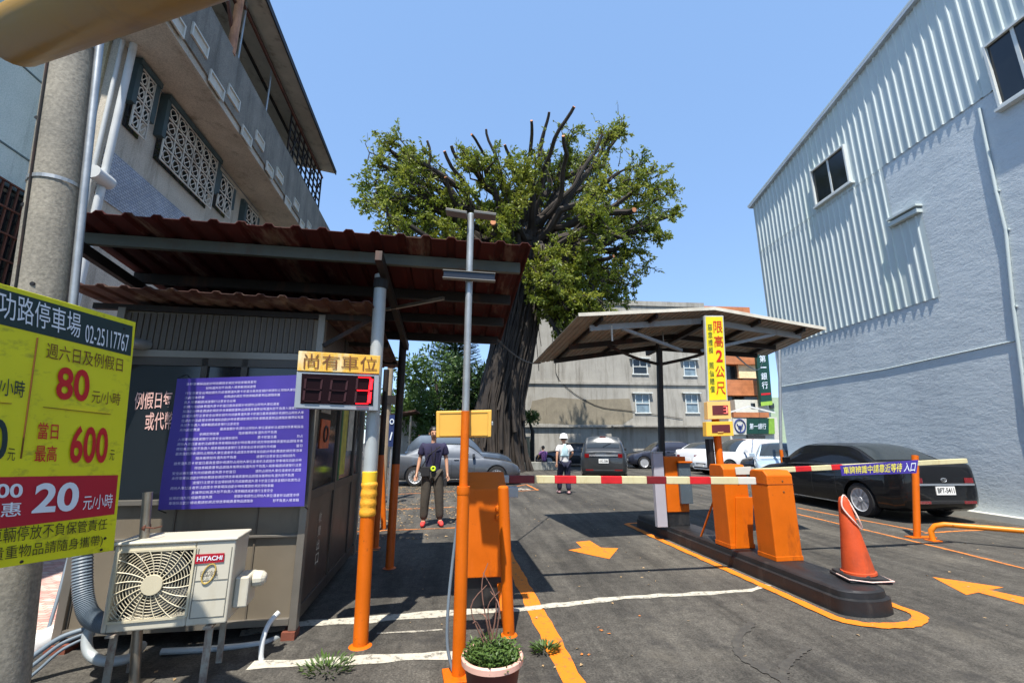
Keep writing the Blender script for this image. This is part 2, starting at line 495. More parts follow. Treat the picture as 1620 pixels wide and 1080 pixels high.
clad(s_b, s_far, lambda s: z_low, eave)
clad(s_step, s_b, lambda s: z_low, lambda s: z_lin - 0.06)
clad(s_pk + 0.3, s_b, lambda s: z_mid + 0.0, eave)
ribs.build('cladding', CLAD, hall, fix=False)
mb = MB()
for k in range(1):
    a, b = wp(s_far + 0.10, eave(s_far + 0.10) + 0.02, 0.05), wp(s_pk, eave(s_pk) + 0.02, 0.05)
    mb.bar(a, b, 0.18, 0.07)
mb.build('eave_trim', mat('eave_grey', lin(176, 186, 194), 0.5), hall)
mb = MB(); mb.prism([wp(s_far + 0.15, eave(s_far) + 0.04, 0.14), wp(s_pk, eave(s_pk) + 0.06, 0.14), wp(s_pk, eave(s_pk) + 0.12, 0.14), wp(s_far + 0.15, eave(s_far) + 0.10, 0.14)], -WN * 9.3)
mb.build('roof', CLAD, hall)
mb = MB(); mb.bar(wp(s_b + .01, z_mid - .02, 0.043), wp(s_far - .01, z_mid - .02, 0.043), 0.006, 0.02)
mb.build('sheet_lap', CLAD, hall)
mb = MB(); mb.bar(wp(s_step - 0.02, z_lin, 0.07), wp(s_b + 0.05, z_lin, 0.07), 0.14, 0.10); mb.bar(wp(s_step - 0.05, z_lin + 0.12, 0.09), wp(s_b + 0.02, z_lin + 0.12, 0.09), 0.18, 0.05)
mb.build('lintel', CLAD, hall)
GLASSD = mat('dark_window_glass', (0.012, 0.015, 0.018), 0.08, var=0.2, scale=1, spec=0.6)
FRAMEW = mat('pale_window_frame', lin(206, 210, 206), 0.45, var=0.05)
def wall_window(pa, pb):
    (s1, z1), (s0, z0) = w_sz(*pa, 0.08), w_sz(*pb, 0.08)          # far-top, near-bottom
    fr = MB(); t = 0.045
    for q in ((s0, s1, z0, z0 + t), (s0, s1, z1 - t, z1)):
        fr.prism([wp(q[0], q[2], 0.02), wp(q[1], q[2], 0.02), wp(q[1], q[3], 0.02), wp(q[0], q[3], 0.02)], WN * 0.10)
    for q in ((s0, s0 + t), (s1 - t, s1)):
        fr.prism([wp(q[0], z0 + t, 0.02), wp(q[1], z0 + t, 0.02), wp(q[1], z1 - t, 0.02), wp(q[0], z1 - t, 0.02)], WN * 0.10)
    sm = (s0 + s1) / 2
    fr.prism([wp(sm - .03, z0 + t, 0.02), wp(sm + .03, z0 + t, 0.02), wp(sm + .03, z1 - t, 0.02), wp(sm - .03, z1 - t, 0.02)], WN * 0.055)
    fr.prism([wp(s0 - .06, z0 - .05, 0.0), wp(s1 + .06, z0 - .05, 0.0), wp(s1 + .06, z0 - .002, 0.0), wp(s0 - .06, z0 - .002, 0.0)], WN * 0.14)
    f = fr.build('window', FRAMEW, hall)
    gl = MB(); gl.prism([wp(s0 + t, z0 + t, 0.03), wp(s1 - t, z0 + t, 0.03), wp(s1 - t, z1 - t, 0.03), wp(s0 + t, z1 - t, 0.03)], WN * 0.03)
    gl.build('pane', GLASSD, f)
wall_window((1282, 272), (1346, 288))
wall_window((1555, 76), (1680, 108))
pp_ = [w_sz(u, v, 0.03) for u, v in ((1549, 172), (1576, 303), (1591, 364), (1603, 485), (1617, 590), (1622, 640))]
mb = MB(); mb.tube([wp(s, z, 0.034) for s, z in pp_] + [wp(pp_[-1][0], 0.1, 0.034)], 0.030, 10)
for s, z in pp_[1:5]: mb.bar(wp(s - 0.05, z, 0.02), wp(s + 0.05, z, 0.02), 0.04, 0.03)
mb.build('downpipe', CLAD, hall, smooth=True)
c1 = [w_sz(1233, 612), w_sz(1400, 580), w_sz(1606, 539)]
mb = MB(); mb.tube([wp(s, z - (0.06 if i == 1 else 0), 0.012) for i, (s, z) in enumerate(c1)], 0.012, 6)
mb.build('cable', CLAD, hall)
mb = MB(); mb.bar(wp(s_far - .2, 0.06, 0.10), wp(-9, 0.06, 0.10), 0.2, 0.12)
mb.build('plinth', WHITEP, hall)

# ------------------------------------------------------------------ concrete house with the long balcony, beyond the booth
BA = R(3.2); BP = Vector((-5.5, 6.0, 0)); BD = Vector((-math.sin(BA), math.cos(BA), 0)); BN = Vector((math.cos(BA), math.sin(BA), 0))
def b_sz(u, v, off=0.0):
    p = hit(u, v, BP + BN * off, BN); return (p - BP).dot(BD), p.z
def bp(s, z, off=0.0):
    p = BP + BD * s + BN * off; return Vector((p.x, p.y, z))
def conc(name, a, b, st, amt=0.45, sc=1.2, bm=0.25):
    m, nt, bs = _nt(name)
    tc = nt.nodes.new('ShaderNodeTexCoord').outputs['Object']
    c = ramp(nt, noise_node(nt, tc, sc, 7, 0.65), [(0.28, a), (0.72, b)])
    d = noise_node(nt, tc, 1.6, 8, 0.75, (1.4, 1.4, 0.16))
    c = mixc(nt, ramp(nt, d, [(0.62 - amt * 0.2, 0.0), (0.78 - amt * 0.1, 0.75)]), c, st)
    c = mixc(nt, 0.35, c, ramp(nt, noise_node(nt, tc, 55, 3), [(0.35, 0.2), (0.65, 0.8)]), 'OVERLAY')
    nt.links.new(c, bs.inputs['Base Color']); bs.inputs['Roughness'].default_value = 0.85
    bump(nt, bs, noise_node(nt, tc, 30, 6, 0.7), bm, 0.01)
    return m
CONC = conc('weathered_concrete', lin(166, 158, 144), lin(198, 190, 174), lin(92, 86, 76))
CONC_D = conc('dark_stained_concrete', lin(112, 108, 100), lin(148, 142, 130), lin(66, 62, 56), 0.8)
CONC_Y = conc('yellowed_render', lin(170, 156, 126), lin(194, 182, 150), lin(120, 106, 82))
TEAL = mat('teal_trim', lin(62, 80, 84), 0.6, var=0.2, dirt=lin(50, 66, 66), dirt_amt=0.4)
def mosaic(name, c1, c2, mo, scale, ms=0.015):
    m, nt, bs = _nt(name)
    tc = nt.nodes.new('ShaderNodeTexCoord').outputs['Object']
    mp = nt.nodes.new('ShaderNodeMapping'); mp.inputs['Rotation'].default_value = (0, R(90), R(90)); nt.links.new(tc, mp.inputs['Vector'])
    b = nt.nodes.new('ShaderNodeTexBrick'); nt.links.new(mp.outputs[0], b.inputs['Vector'])
    b.inputs['Scale'].default_value = scale; b.inputs['Color1'].default_value = (*c1, 1); b.inputs['Color2'].default_value = (*c2, 1)
    b.inputs['Mortar'].default_value = (*mo, 1); b.inputs['Mortar Size'].default_value = ms
    nt.links.new(mixc(nt, 0.4, b.outputs['Color'], ramp(nt, noise_node(nt, tc, 2, 6), [(0.3, 0.25), (0.7, 0.75)]), 'OVERLAY'), bs.inputs['Base Color'])
    bs.inputs['Roughness'].default_value = 0.5
    return m
MOSA = mosaic('blue_grey_mosaic', lin(150, 160, 176), lin(176, 182, 190), lin(108, 112, 120), 6, 0.03)
BR_IRON = mat('rusty_iron', lin(96, 58, 44), 0.7, 0.2, var=0.35, dirt=lin(60, 40, 34), dirt_amt=0.4)
house = thing('concrete_house', 'old concrete house with a long balcony and lattice window grilles, rising behind the red canopy', 'building', (*BP.xy, 0), BA)
OFF_B = 0.85
zs0 = b_sz(465, 345, OFF_B)[1]; zs = 0.5 * (zs0 + b_sz(248, 20, OFF_B)[1])
s_n = b_sz(246, 20, OFF_B)[0]
s_e = 11.5
mb = MB()
mb.prism([bp(0.35, 0), bp(s_e, 0), bp(s_e, zs + 2.4), bp(0.35, zs + 2.4)], -BN * 7)
mb.build('wall', CONC, house)
mb = MB(); mb.prism([bp(0.30, 0, -0.55), bp(0.348, 0, -0.55), bp(0.348, zs + 0.4, -0.55), bp(0.30, zs + 0.4, -0.55)], BN * 0.38)
mb.prism([bp(0.30, 0, -1.9), bp(0.346, 0, -1.9), bp(0.346, zs, -1.9), bp(0.30, zs, -1.9)], BN * 1.2)
mb.build('end_render', CONC_Y, house)
# mosaic bands under and over the windows
mb = MB()
def bpanel(mb, s0, s1, z0, z1, o0, o1): mb.prism([bp(s0, z0, o0), bp(s1, z0, o0), bp(s1, z1, o0), bp(s0, z1, o0)], BN * (o1 - o0))
w1a, w1b = b_sz(213, 103), b_sz(222, 232)
w2a, w2b = b_sz(258, 165), b_sz(326, 325)
zw1, zw0 = 0.5 * (w1a[1] + w2a[1]), 0.5 * (w1b[1] + w2b[1])
bpanel(mb, 0.42, 2.9, 5.05, 5.85, 0.0, 0.02)
bpanel(mb, 0.42, 5.6, zw1 + 0.22, zs - 0.01, 0.0, 0.02)
mb.build('mosaic_band', MOSA, house)
GRILLE = mat('white_iron_grille', lin(206, 202, 190), 0.6, var=0.12, dirt=lin(130, 110, 90), dirt_amt=0.25)
def house_window(s0, s1, z0, z1, hood=True):
    fr = MB(); t = 0.10
    bpanel(fr, s0 - t, s1 + t, z1, z1 + t, 0.0, 0.17 if hood else .08)
    bpanel(fr, s0 - t, s0, z0 + .35 * (z1 - z0), z1, 0.0, 0.14); bpanel(fr, s1, s1 + t, z0 + .35 * (z1 - z0), z1, 0.0, 0.14)
    f = fr.build('window', TEAL, house)
    gl = MB(); bpanel(gl, s0, s1, z0, z1, 0.005, 0.02); gl.build('pane', GLASSD, f)
    gr = MB(); o = 0.12
    nx = max(2, int((s1 - s0) / 0.26)); nz = max(2, int((z1 - z0) / 0.26))
    dx = (s1 - s0) / nx; dz = (z1 - z0) / nz
    for i in range(nx + 1): gr.bar(bp(s0 + i * dx, z0, o), bp(s0 + i * dx, z1, o), 0.022)
    for j in range(nz + 1): gr.bar(bp(s0, z0 + j * dz, o + .002), bp(s1, z0 + j * dz, o + .002), 0.022)
    for i in range(nx):
        for j in range(nz):
            c = (s0 + (i + .5) * dx, z0 + (j + .5) * dz)
            gr.tube([bp(c[0] + dx * .36 * math.cos(t_), c[1] + dz * .36 * math.sin(t_), o) for t_ in [k * PI / 4 for k in range(9)]], 0.011, 4, False)
            gr.bar(bp(c[0] - dx * .3, c[1] - dz * .3, o), bp(c[0] + dx * .3, c[1] + dz * .3, o), 0.012)
    gr.build('grille', GRILLE, f)
house_window(0.62, 0.98, zw0, zw1)
house_window(w2a[0], w2b[0] - 0.05, zw0 - .05, zw1)
house_window(3.35, 3.95, zw0 + .15, zw1 - .15, False)
house_window(4.7, 5.35, zw0 + .15, zw1 - .15, False)
# balcony slab, parapet with slotted openings
mb = MB(); mb.prism([bp(s_n, zs, 0.021), bp(s_e, zs, 0.021), bp(s_e, zs + 0.16, 0.021), bp(s_n, zs + 0.16, 0.021)], BN * (OFF_B - 0.02))
mb.prism([bp(s_n, zs - 0.05, OFF_B + .003), bp(s_e, zs - 0.05, OFF_B + .003), bp(s_e, zs + 0.08, OFF_B + .003), bp(s_n, zs + 0.08, OFF_B + .003)], BN * 0.06)
mb.build('balcony_slab', CONC, house)
zp = 0.5 * (b_sz(383, 85, OFF_B)[1] + b_sz(470, 300, OFF_B)[1])
zp = max(zp, zs + 1.0)
mb = MB(); bpanel(mb, s_n, s_e, zs + 0.081, zp, OFF_B, OFF_B + 0.10)
bpanel(mb, s_n + 0.003, s_n + 0.10, zs + 0.161, zp - .01, 0.0, OFF_B - .001)
par = mb.build('parapet', CONC_D, house)
slots = [((264, 4), (291, 60)), ((302, 36), (328, 92)), ((330, 110), (353, 160)), ((359, 134), (378, 175)), ((381, 200), (397, 232)), ((403, 210), (417, 236)), ((420, 257), (431, 281)), ((436, 267), (447, 290)), ((450, 312), (459, 331)), ((464, 316), (472, 332)), ((474, 350), (480, 362)), ((485, 352), (491, 364))]
SLOT_M = mat('pale_lit_slot', lin(196, 190, 176), 0.9)  # pale colour paints in the light seen through the open slots
for a, b in slots:
    o = OFF_B + 0.10; fr = MB(); dk = MB()
    sa, za = b_sz(*a, o); sb, zb_ = b_sz(*b, o)
    c = ((sa + sb) / 2, (za + zb_) / 2); L = max(0.17, abs(sb - sa) * 0.5 - 0.03); h = 0.12
    bpanel(dk, c[0] - L + .03, c[0] + L - .03, c[1] - h + .03, c[1] + h - .03, o, o + 0.004)
    for q in ((c[0] - L, c[0] + L, c[1] - h, c[1] - h + .03), (c[0] - L, c[0] + L, c[1] + h - .03, c[1] + h), (c[0] - L, c[0] - L + .03, c[1] - h + .03, c[1] + h - .03), (c[0] + L - .03, c[0] + L, c[1] - h + .03, c[1] + h - .03)):
        bpanel(fr, *q, o, o + 0.03)
    fr.build('slot_frame', WHITEP, par); dk.build('slot_lit_fill', SLOT_M, par)
# roof terrace: rusty posts, rails and the wide metal eave
OFF_R = 1.25
z_r = 0.5 * (b_sz(425, 2, OFF_R)[1] + b_sz(530, 280, OFF_R)[1]); s_r = b_sz(530, 280, OFF_R)[0]
mb = MB()
mb.prism([bp(-1.5, z_r, OFF_R), bp(s_r, z_r, OFF_R), bp(s_r, z_r + 0.05, OFF_R), bp(-1.5, z_r + 0.05, OFF_R)], Vector((-BN.x * 8, -BN.y * 8, 1.2)))
EAVE_M = mat('dull_metal_soffit', lin(176, 172, 160), 0.6, 0.1, var=0.12, dirt=lin(96, 90, 80), dirt_amt=0.35)
rf = mb.build('terrace_roof', EAVE_M, house)
mb = MB(); mb.bar(bp(-1.5, z_r + .03, OFF_R + .02), bp(s_r, z_r + .03, OFF_R + .02), 0.03, 0.14)
for k in (0.5, 0.95): mb.bar(bp(-1.5, z_r - .03 + .15 * k, OFF_R - k), bp(s_r, z_r - .03 + .15 * k, OFF_R - k), 0.05, 0.07)
mb.build('eave_beam', DARKSTEEL, rf)
def bpost(px, off, r, m, name='terrace_post'):
    s = b_sz(*px, off)[0]; q = MB(); q.tube([bp(s, zp - 0.1, off), bp(s, z_r, off)], r, 10); return q.build(name, m, house, smooth=True)
bpost((363, 100), OFF_B + 0.05, 0.075, mat('peeling_salmon_post', lin(188, 138, 104), 0.7, var=0.2, dirt=lin(112, 66, 48), dirt_amt=0.4))
bpost((372, 120), OFF_B + 0.0, 0.022, GALV)
bpost((420, 180), OFF_B - 0.1, 0.022, GALV)
mb = MB(); mb.bar(bp(0.0, z_r - .2, OFF_B), bp(s_r, z_r - .2, OFF_B), 0.05); mb.bar(bp(1.7, zp + .2, OFF_B), bp(0.8, z_r - .1, OFF_B), 0.05)
mb.bar(bp(1.7, z_r - .5, OFF_B), bp(0.4, z_r - .5, OFF_B + .05), 0.05)
mb.build('terrace_brace', BR_IRON, house)
mb = MB(); bpanel(mb, 0.4, s_e - .01, zs + 2.401, z_r - .05, -1.0, -0.6); mb.build('terrace_wall', DARKSTEEL, house)
oa = OFF_B - 0.12
(sa0, za0), (sa1, za1) = b_sz(384, 100, oa), b_sz(447, 214, oa)
zt_aw = max(za0, za1, zp + .3)
mb = MB(); mb.prism([bp(sa0, zp - .05, oa), bp(sa0, zt_aw - .15, oa), bp(sa0, zt_aw, oa - .12), bp(sa0, zt_aw, oa - .7), bp(sa0, zp - .05, oa - .7)], BD * (sa1 - sa0))
mb.build('terrace_upstand', CONC, house, bevel=.03)
lt = MB()
s0_ = b_sz(455, 260, OFF_B)[0]; s1_ = min(s_e, b_sz(510, 290, OFF_B)[0])
for i in range(9):
    a = s0_ + (s1_ - s0_) * i / 8; lt.bar(bp(a, zp, OFF_B - .05), bp(a, z_r - .12, OFF_B - .05), 0.04)
for j in range(7):
    z = zp + (z_r - .12 - zp) * j / 6; lt.bar(bp(s0_, z, OFF_B - .04), bp(s1_, z, OFF_B - .04), 0.035)
for i in range(4):
    a = s0_ + (s1_ - s0_) * i / 4; b = s0_ + (s1_ - s0_) * (i + 1) / 4; lt.bar(bp(a, zp, OFF_B - .03), bp(b, z_r - .12, OFF_B - .03), 0.03)
lt.build('terrace_lattice', DARKSTEEL, house)
# drain pipes on the near corner
dp = MB()
PIPEW = mat('pale_pvc_pipe', lin(196, 198, 196), 0.5, var=0.08, dirt=lin(140, 136, 126), dirt_amt=0.25)
s_p, _ = b_sz(205, 100, 0.16)
dp.tube([bp(s_p, zs, 0.16), bp(s_p, 0, 0.16)], 0.05, 12); dp.tube([bp(s_p - .12, 4.9, 0.24), bp(s_p - .12, 0, 0.24)], 0.045, 12)
dp.tube([bp(s_p - .26, 5.2, 0.2), bp(s_p + .06, 5.2, 0.2)], 0.10, 12)
dp.build('drain_pipe', PIPEW, house, smooth=True)
dp = MB(); dp.tube([bp(0.26, zs + 1.5, 0.04), bp(0.26, 3, 0.04)], 0.03, 10); dp.build('conduit', PIPEW, house, smooth=True)

# teal rendered house in front of it
teal = thing('teal_house', 'pale teal rendered house with a brown barred window, behind the concrete utility pole', 'building', (-6.1, 2.0, 0), BA)
TEALW = conc('teal_render', lin(186, 202, 196), lin(206, 220, 214), lin(150, 166, 160), 0.2, 1.6, 0.12)
OFA = -0.55
mb = MB(); mb.prism([bp(-9, 0, OFA), bp(0.29, 0, OFA), bp(0.29, 8.2, OFA), bp(-9, 8.2, OFA)], -BN * 6)
mb.build('wall', TEALW, teal)
gv = MB()
for z in (4.35, 5.25, 6.4, 7.5): gv.bar(bp(-6, z, OFA + .006), bp(0.28, z, OFA + .006), 0.012, 0.022)
for s in (-1.05,): gv.bar(bp(s, 0, OFA + .007), bp(s, 8.0, OFA + .007), 0.012, 0.02)
gv.build('groove', mat('groove_shadow_line', lin(92, 110, 112), 0.8), teal)
a, b = b_sz(12, 255, OFA), b_sz(54, 430, OFA)
fr = MB(); s0, s1, z0, z1 = a[0] - .55, b[0] - .02, 3.1, 4.72
for q in ((s0 - .07, s0, z0, z1), (s1, s1 + .07, z0, z1), (s0 - .07, s1 + .07, z1, z1 + .07), (s0 - .07, s1 + .07, z0 - .07, z0)): bpanel(fr, *q, OFA, OFA + .05)
f = fr.build('window', TEAL, teal)
gl = MB(); bpanel(gl, s0, s1, z0, z1, OFA + .004, OFA + .015); gl.build('pane', GLASSD, f)
gr = MB()
for i in range(13): gr.bar(bp(s0 + (s1 - s0) * i / 12, z0, OFA + .14), bp(s0 + (s1 - s0) * i / 12, z1, OFA + .14), 0.02)
for j in range(6): gr.bar(bp(s0, z0 + (z1 - z0) * j / 5, OFA + .16), bp(s1, z0 + (z1 - z0) * j / 5, OFA + .16), 0.02)
gr.build('grille', BR_IRON, f)
# ------------------------------------------------------------------ red sheet-metal canopy on posts
RUSTRED = mat('dark_red_peeling_sheet', lin(66, 20, 17), 0.75, var=0.35, dirt=lin(150, 132, 114), dirt_amt=0.30, dscale=1.3, dstretch=(2.2, 0.5, 1), spec=0.3)
def corr(mb, A, B, C_, D, pitch, h, th=0.0):
    """ribbed sheet A(near, one end) B(near, other end) C(far, other end) D(far, one end); ribs run near to far"""
    A, B, C_, D = map(Vector, (A, B, C_, D)); L = (B - A).length; n = int(L / pitch)
    vs = []; fs = []
    prof = []
    for i in range(n + 1):
        for ds, z in ((0, 0), (0.5, 0), (0.6, h), (0.85, h), (0.95, 0)):
            t = (i + ds) / n
            if t <= 1: prof.append((t, z))
    for t, z in prof:
        p = A.lerp(B, t); q = D.lerp(C_, t); vs += [p + Vector((0, 0, z)), q + Vector((0, 0, z))]
    for i in range(len(prof) - 1): fs.append((2 * i, 2 * i + 2, 2 * i + 3, 2 * i + 1))
    mb.add(vs, fs)
cano = thing('metal_canopy', 'dark red ribbed sheet metal canopy on orange and steel posts, reaching over the booth', 'canopy', (-1.2, 4.7, 0))
CA, CB, CC, CD_ = Vector((-3.25, 3.42, 3.25)), Vector((0.51, 3.50, 3.155)), Vector((0.43, 6.05, 2.89)), Vector((-3.35, 5.98, 2.97))
mb = MB(); corr(mb, CA, CB, CC, CD_, 0.2, 0.026)
rs = mb.build('roof_sheet', RUSTRED, cano, fix=False)
so = rs.modifiers.new('thick', 'SOLIDIFY'); so.thickness = 0.006
def cpt(tx, ty, dz=0.0):
    p = CA.lerp(CB, tx).lerp(CD_.lerp(CC, tx), ty); return p + Vector((0, 0, dz))
for ty in (0.12, 0.40, 0.66, 0.93):
    mb = MB(); mb.bar(cpt(0.0, ty, -0.06), cpt(0.985, ty, -0.06), 0.05, 0.10)
    mb.build('purlin', GREYSTEEL if ty < 0.2 else DARKSTEEL, cano, bevel=0.004)
for tx in (0.02, 0.66):
    mb = MB(); mb.bar(cpt(tx, 0.02, -0.16), cpt(tx, 0.99, -0.16), 0.06, 0.09); mb.build('rafter', DARKSTEEL, cano, bevel=0.004)
mb = MB(); mb.bar(cpt(0.45, 0.62, -0.19), cpt(0.80, 0.30, -0.19), 0.03); mb.build('cross_brace', STAIN, cano)
def canopy_post(base, top, split, r, lower, upper):
    base = Vector(base); top = Vector(top); m = base.lerp(top, split)
    q = MB(); q.tube([m, top], r * 0.97, 14); po = q.build('post', upper, cano, smooth=True)
    q = MB(); q.tube([base, m], r, 14); q.lathe([(r + .03, 0), (r + .02, 0.006), (r, 0.012)], base, 16); q.build('painted_base', lower, po, smooth=True)
    return po
ORDK = mat('dull_orange_paint', lin(196, 88, 14), 0.5, var=0.15, dirt=lin(120, 60, 20), dirt_amt=0.3)
PALEBLUE = mat('weathered_pale_steel', lin(172, 178, 178), 0.5, 0.2, var=0.1, dirt=lin(120, 128, 130), dirt_amt=0.35)
b1 = gnd(570, 1021)
post1 = canopy_post(b1, (b1.x - 0.04, b1.y + 0.02, 2.99), 0.37, 0.057, ORANGE, PALEBLUE)
WRAP = mat('yellow_tape_wrap', lin(228, 160, 40), 0.6, var=0.2, scale=20, dirt=lin(120, 70, 20), dirt_amt=0.25, bmp=0.4)
mb = MB(); pr = []
for k in range(15): pr.append((0.060 + 0.0025 * ((k * 7) % 4), 0.93 + 0.018 * k))
mb.lathe([(0.05, 0.93)] + pr + [(0.05, 1.2)], (b1.x - .013, b1.y + .005, 0), 16); mb.build('tape_wrap', WRAP, post1, smooth=True)
mb = MB(); mb.lathe([(0.06, 1.19), (0.061, 1.27), (0.05, 1.28)], (b1.x - .017, b1.y + .008, 0), 16); mb.build('yellow_band', mat('yellow_paint', lin(244, 196, 44), 0.5), post1, smooth=True)
mb = MB(); mb.tube([(b1.x - .034, b1.y + .016, 2.86), (b1.x - .034, b1.y + .016, 2.95)], 0.066, 12); mb.build('clamp', RUBBER, post1)
b2 = gnd(616, 898); canopy_post(b2, (b2.x + .02, b2.y - .02, 2.86), 0.43, 0.052, ORDK, DARKSTEEL)
b3 = gnd(594, 866); canopy_post(b3, (b3.x, b3.y, 2.62), 0.5, 0.045, ORDK, DARKSTEEL)

# ------------------------------------------------------------------ booth
BO = Vector((-1.32, 4.06, 0)); BOA = R(3.0)
ROT = Matrix.Rotation(BOA, 3, 'Z')
def bo(x, y, z): return BO + ROT @ Vector((x, y, z))
booth = thing('parking_booth', 'brown grey metal panelled cashier booth with dark windows under the red canopy', 'booth', BO, BOA)
PANEL = mat('grey_brown_panel', lin(118, 108, 92), 0.5, 0.1, var=0.1, scale=2, dirt=lin(96, 86, 74), dirt_amt=0.35)
PANEL_T = mat('dark_ribbed_panel', lin(82, 76, 68), 0.55, 0.1, var=0.12, dirt=lin(76, 68, 60), dirt_amt=0.3)
ALU = mat('tarnished_aluminium_frame', lin(128, 122, 112), 0.4, 0.5, var=0.1)
ALUD = mat('dark_bronze_frame', lin(74, 68, 62), 0.4, 0.4, var=0.15)
zf = lambda v: at(400, v, 4.06).z
ZT = zf(497); W_ = 1.70; DP = 2.45
def lb(mb, x0, x1, y0, y1, z0, z1): 
    c = bo((x0 + x1) / 2, (y0 + y1) / 2, (z0 + z1) / 2); return mb.box(c, (abs(x1 - x0), abs(y1 - y0), abs(z1 - z0)), BOA)
zw0_, zw1_ = zf(783), zf(585)
mb = MB()
lb(mb, -W_ + .05, -.05, 0.03, 0.06, 0.12, zw0_ - .03); lb(mb, -W_ + .05, -.05, 0.03, 0.06, zw1_ + .1, ZT)
lb(mb, -W_ + .03, -W_ + .06, 0.06, DP, 0.12, ZT); lb(mb, -W_ + .06, -.06, DP - .06, DP, 0.12, ZT)
lb(mb, -W_ + .07, -.07, 0.08, DP - .07, 0.10, 0.14)
mb.build('wall', PANEL, booth)
mb = MB()
x = -W_ + .06
while x < -.10:
    lb(mb, x, x + .034, 0.016, 0.028, zw1_ + .16, ZT - .03); x += .05
mb.build('ribbed_panel', PANEL_T, booth)
xs_ = [-W_ + .06 + k * .62 for k in range(3)]
mat('panel_joint_tan', lin(96, 88, 76), .6)
for x in xs_:
    mb = MB(); lb(mb, x, x + .012, .02, .029, .14, zw0_ - .06); mb.build('panel_joint', MATS['panel_joint_tan'], booth)
for x, y0_, y1_ in ((-W_, -.01, .07), (-.06, -.01, .07), (-.06, DP - .07, DP + .01)):
    mb = MB(); lb(mb, x, x + .06, y0_, y1_, 0.06, ZT + .01); mb.build('corner_post', ALU, booth, bevel=0.004)
for y0_, y1_, z0_, z1_ in ((-.005, .029, zw1_ + .09, zw1_ + .15), (-.02, .028, zw0_ - .06, zw0_ - .02), (-.01, .029, .10, .15), (-.002, .029, zf(850), zf(850) + .02)):
    mb = MB(); lb(mb, -W_ + .061, -.061, y0_, y1_, z0_, z1_); mb.build('rail', ALU, booth, bevel=0.003)
mb = MB()
for a, b in ((-W_ + .061, -W_ + .10), (-.98, -.93), (-.66, -.61), (-.10, -.061)): lb(mb, a, b, .0, .04, zw0_ - .02, zw1_ + .09)
lb(mb, -W_ + .1, -.1, .0, .04, zw1_ + .02, zw1_ + .09)
wf = mb.build('window', ALUD, booth)
mb = MB(); lb(mb, -W_ + .1, -.1, .022, .03, zw0_ - .02, zw1_ + .02); pn = mb.build('pane', GLASSD, wf)
PINK_L = mat('pale_pink_lettering', lin(220, 176, 166), 0.6, var=0.1)
mb = MB()
P0, N0 = bo(0, .02, 0), ROT @ Vector((0, -1, 0))
H4 = lambda *uv: [hit(u, v, P0, N0) for u, v in uv]
lay(mb, '例假日每', H4((212, 648), (272, 645), (274, 618), (215, 620)), 0.03)
lay(mb, '或代幣', H4((229, 681), (274, 679), (276, 651), (231, 652)), 0.03)
mb.build('window_lettering', PINK_L, pn)
# side with sliding doors towards the lane
mb = MB(); lb(mb, -.05, -.015, .07, .14, .12, ZT); lb(mb, -.05, -.015, 0.98, 1.06, .12, ZT); lb(mb, -.05, -.015, 1.9, 1.97, .12, ZT); lb(mb, -.05, -.016, .14, DP - .07, .1, .2); lb(mb, -.05, -.016, .14, DP - .07, 2.12, 2.2)
lb(mb, -.05, -.017, .14, DP - .07, 1.02, 1.1)
sf = mb.build('side_frame', ALUD, booth, bevel=0.003)
mat('brown_side_panel', lin(74, 62, 54), 0.35, 0.2, var=0.15)
for z0_, z1_ in ((.2, 1.02), (2.2, ZT)):
    mb = MB(); lb(mb, -.045, -.03, .14, DP - .08, z0_, z1_); mb.build('side_panel', MATS['brown_side_panel'], booth)
mb = MB(); lb(mb, -.042, -.035, .14, DP - .08, 1.1, 2.12); sdp = mb.build('side_window', GLASSD, booth)
STK = [((0.30, 0.62), (1.45, 1.72), lin(196, 96, 50)), ((0.26, 0.6), (1.78, 2.05), lin(150, 142, 126)), ((1.2, 1.45), (1.15, 2.0), lin(188, 178, 66)), ((1.52, 1.8), (1.4, 2.05), lin(190, 186, 170)), ((1.14, 1.2), (1.1, 1.9), lin(60, 110, 60))]
for k, (ys, zs_, c) in enumerate(STK):
    mb = MB(); lb(mb, -.034, -.026, ys[0], ys[1], zs_[0], zs_[1]); mb.build('paper_notice', mat('notice_%d' % k, c, 0.6, var=0.3, scale=14), booth)
mb = MB(); c = bo(-.024, .46, 1.585)
mb.tube([c + ROT @ Vector((0, .07 * math.cos(t), .07 * math.sin(t))) for t in [k * PI / 8 for k in range(17)]], .012, 6, False); mb.build('ring_symbol', BLACKP, booth)
mb = MB()
for k in range(4):
    z = .86 - .12 * k; q = [bo(-.028, .60, z - .09), bo(-.028, .52, z - .09), bo(-.028, .52, z), bo(-.028, .60, z)]
    q = [bo(-.028, .50, z - .09), bo(-.028, .60, z - .09), bo(-.028, .60, z), bo(-.028, .50, z)]; lay(mb, '收費出口'[k], q)
mb.build('door_lettering', WHITEP, booth)
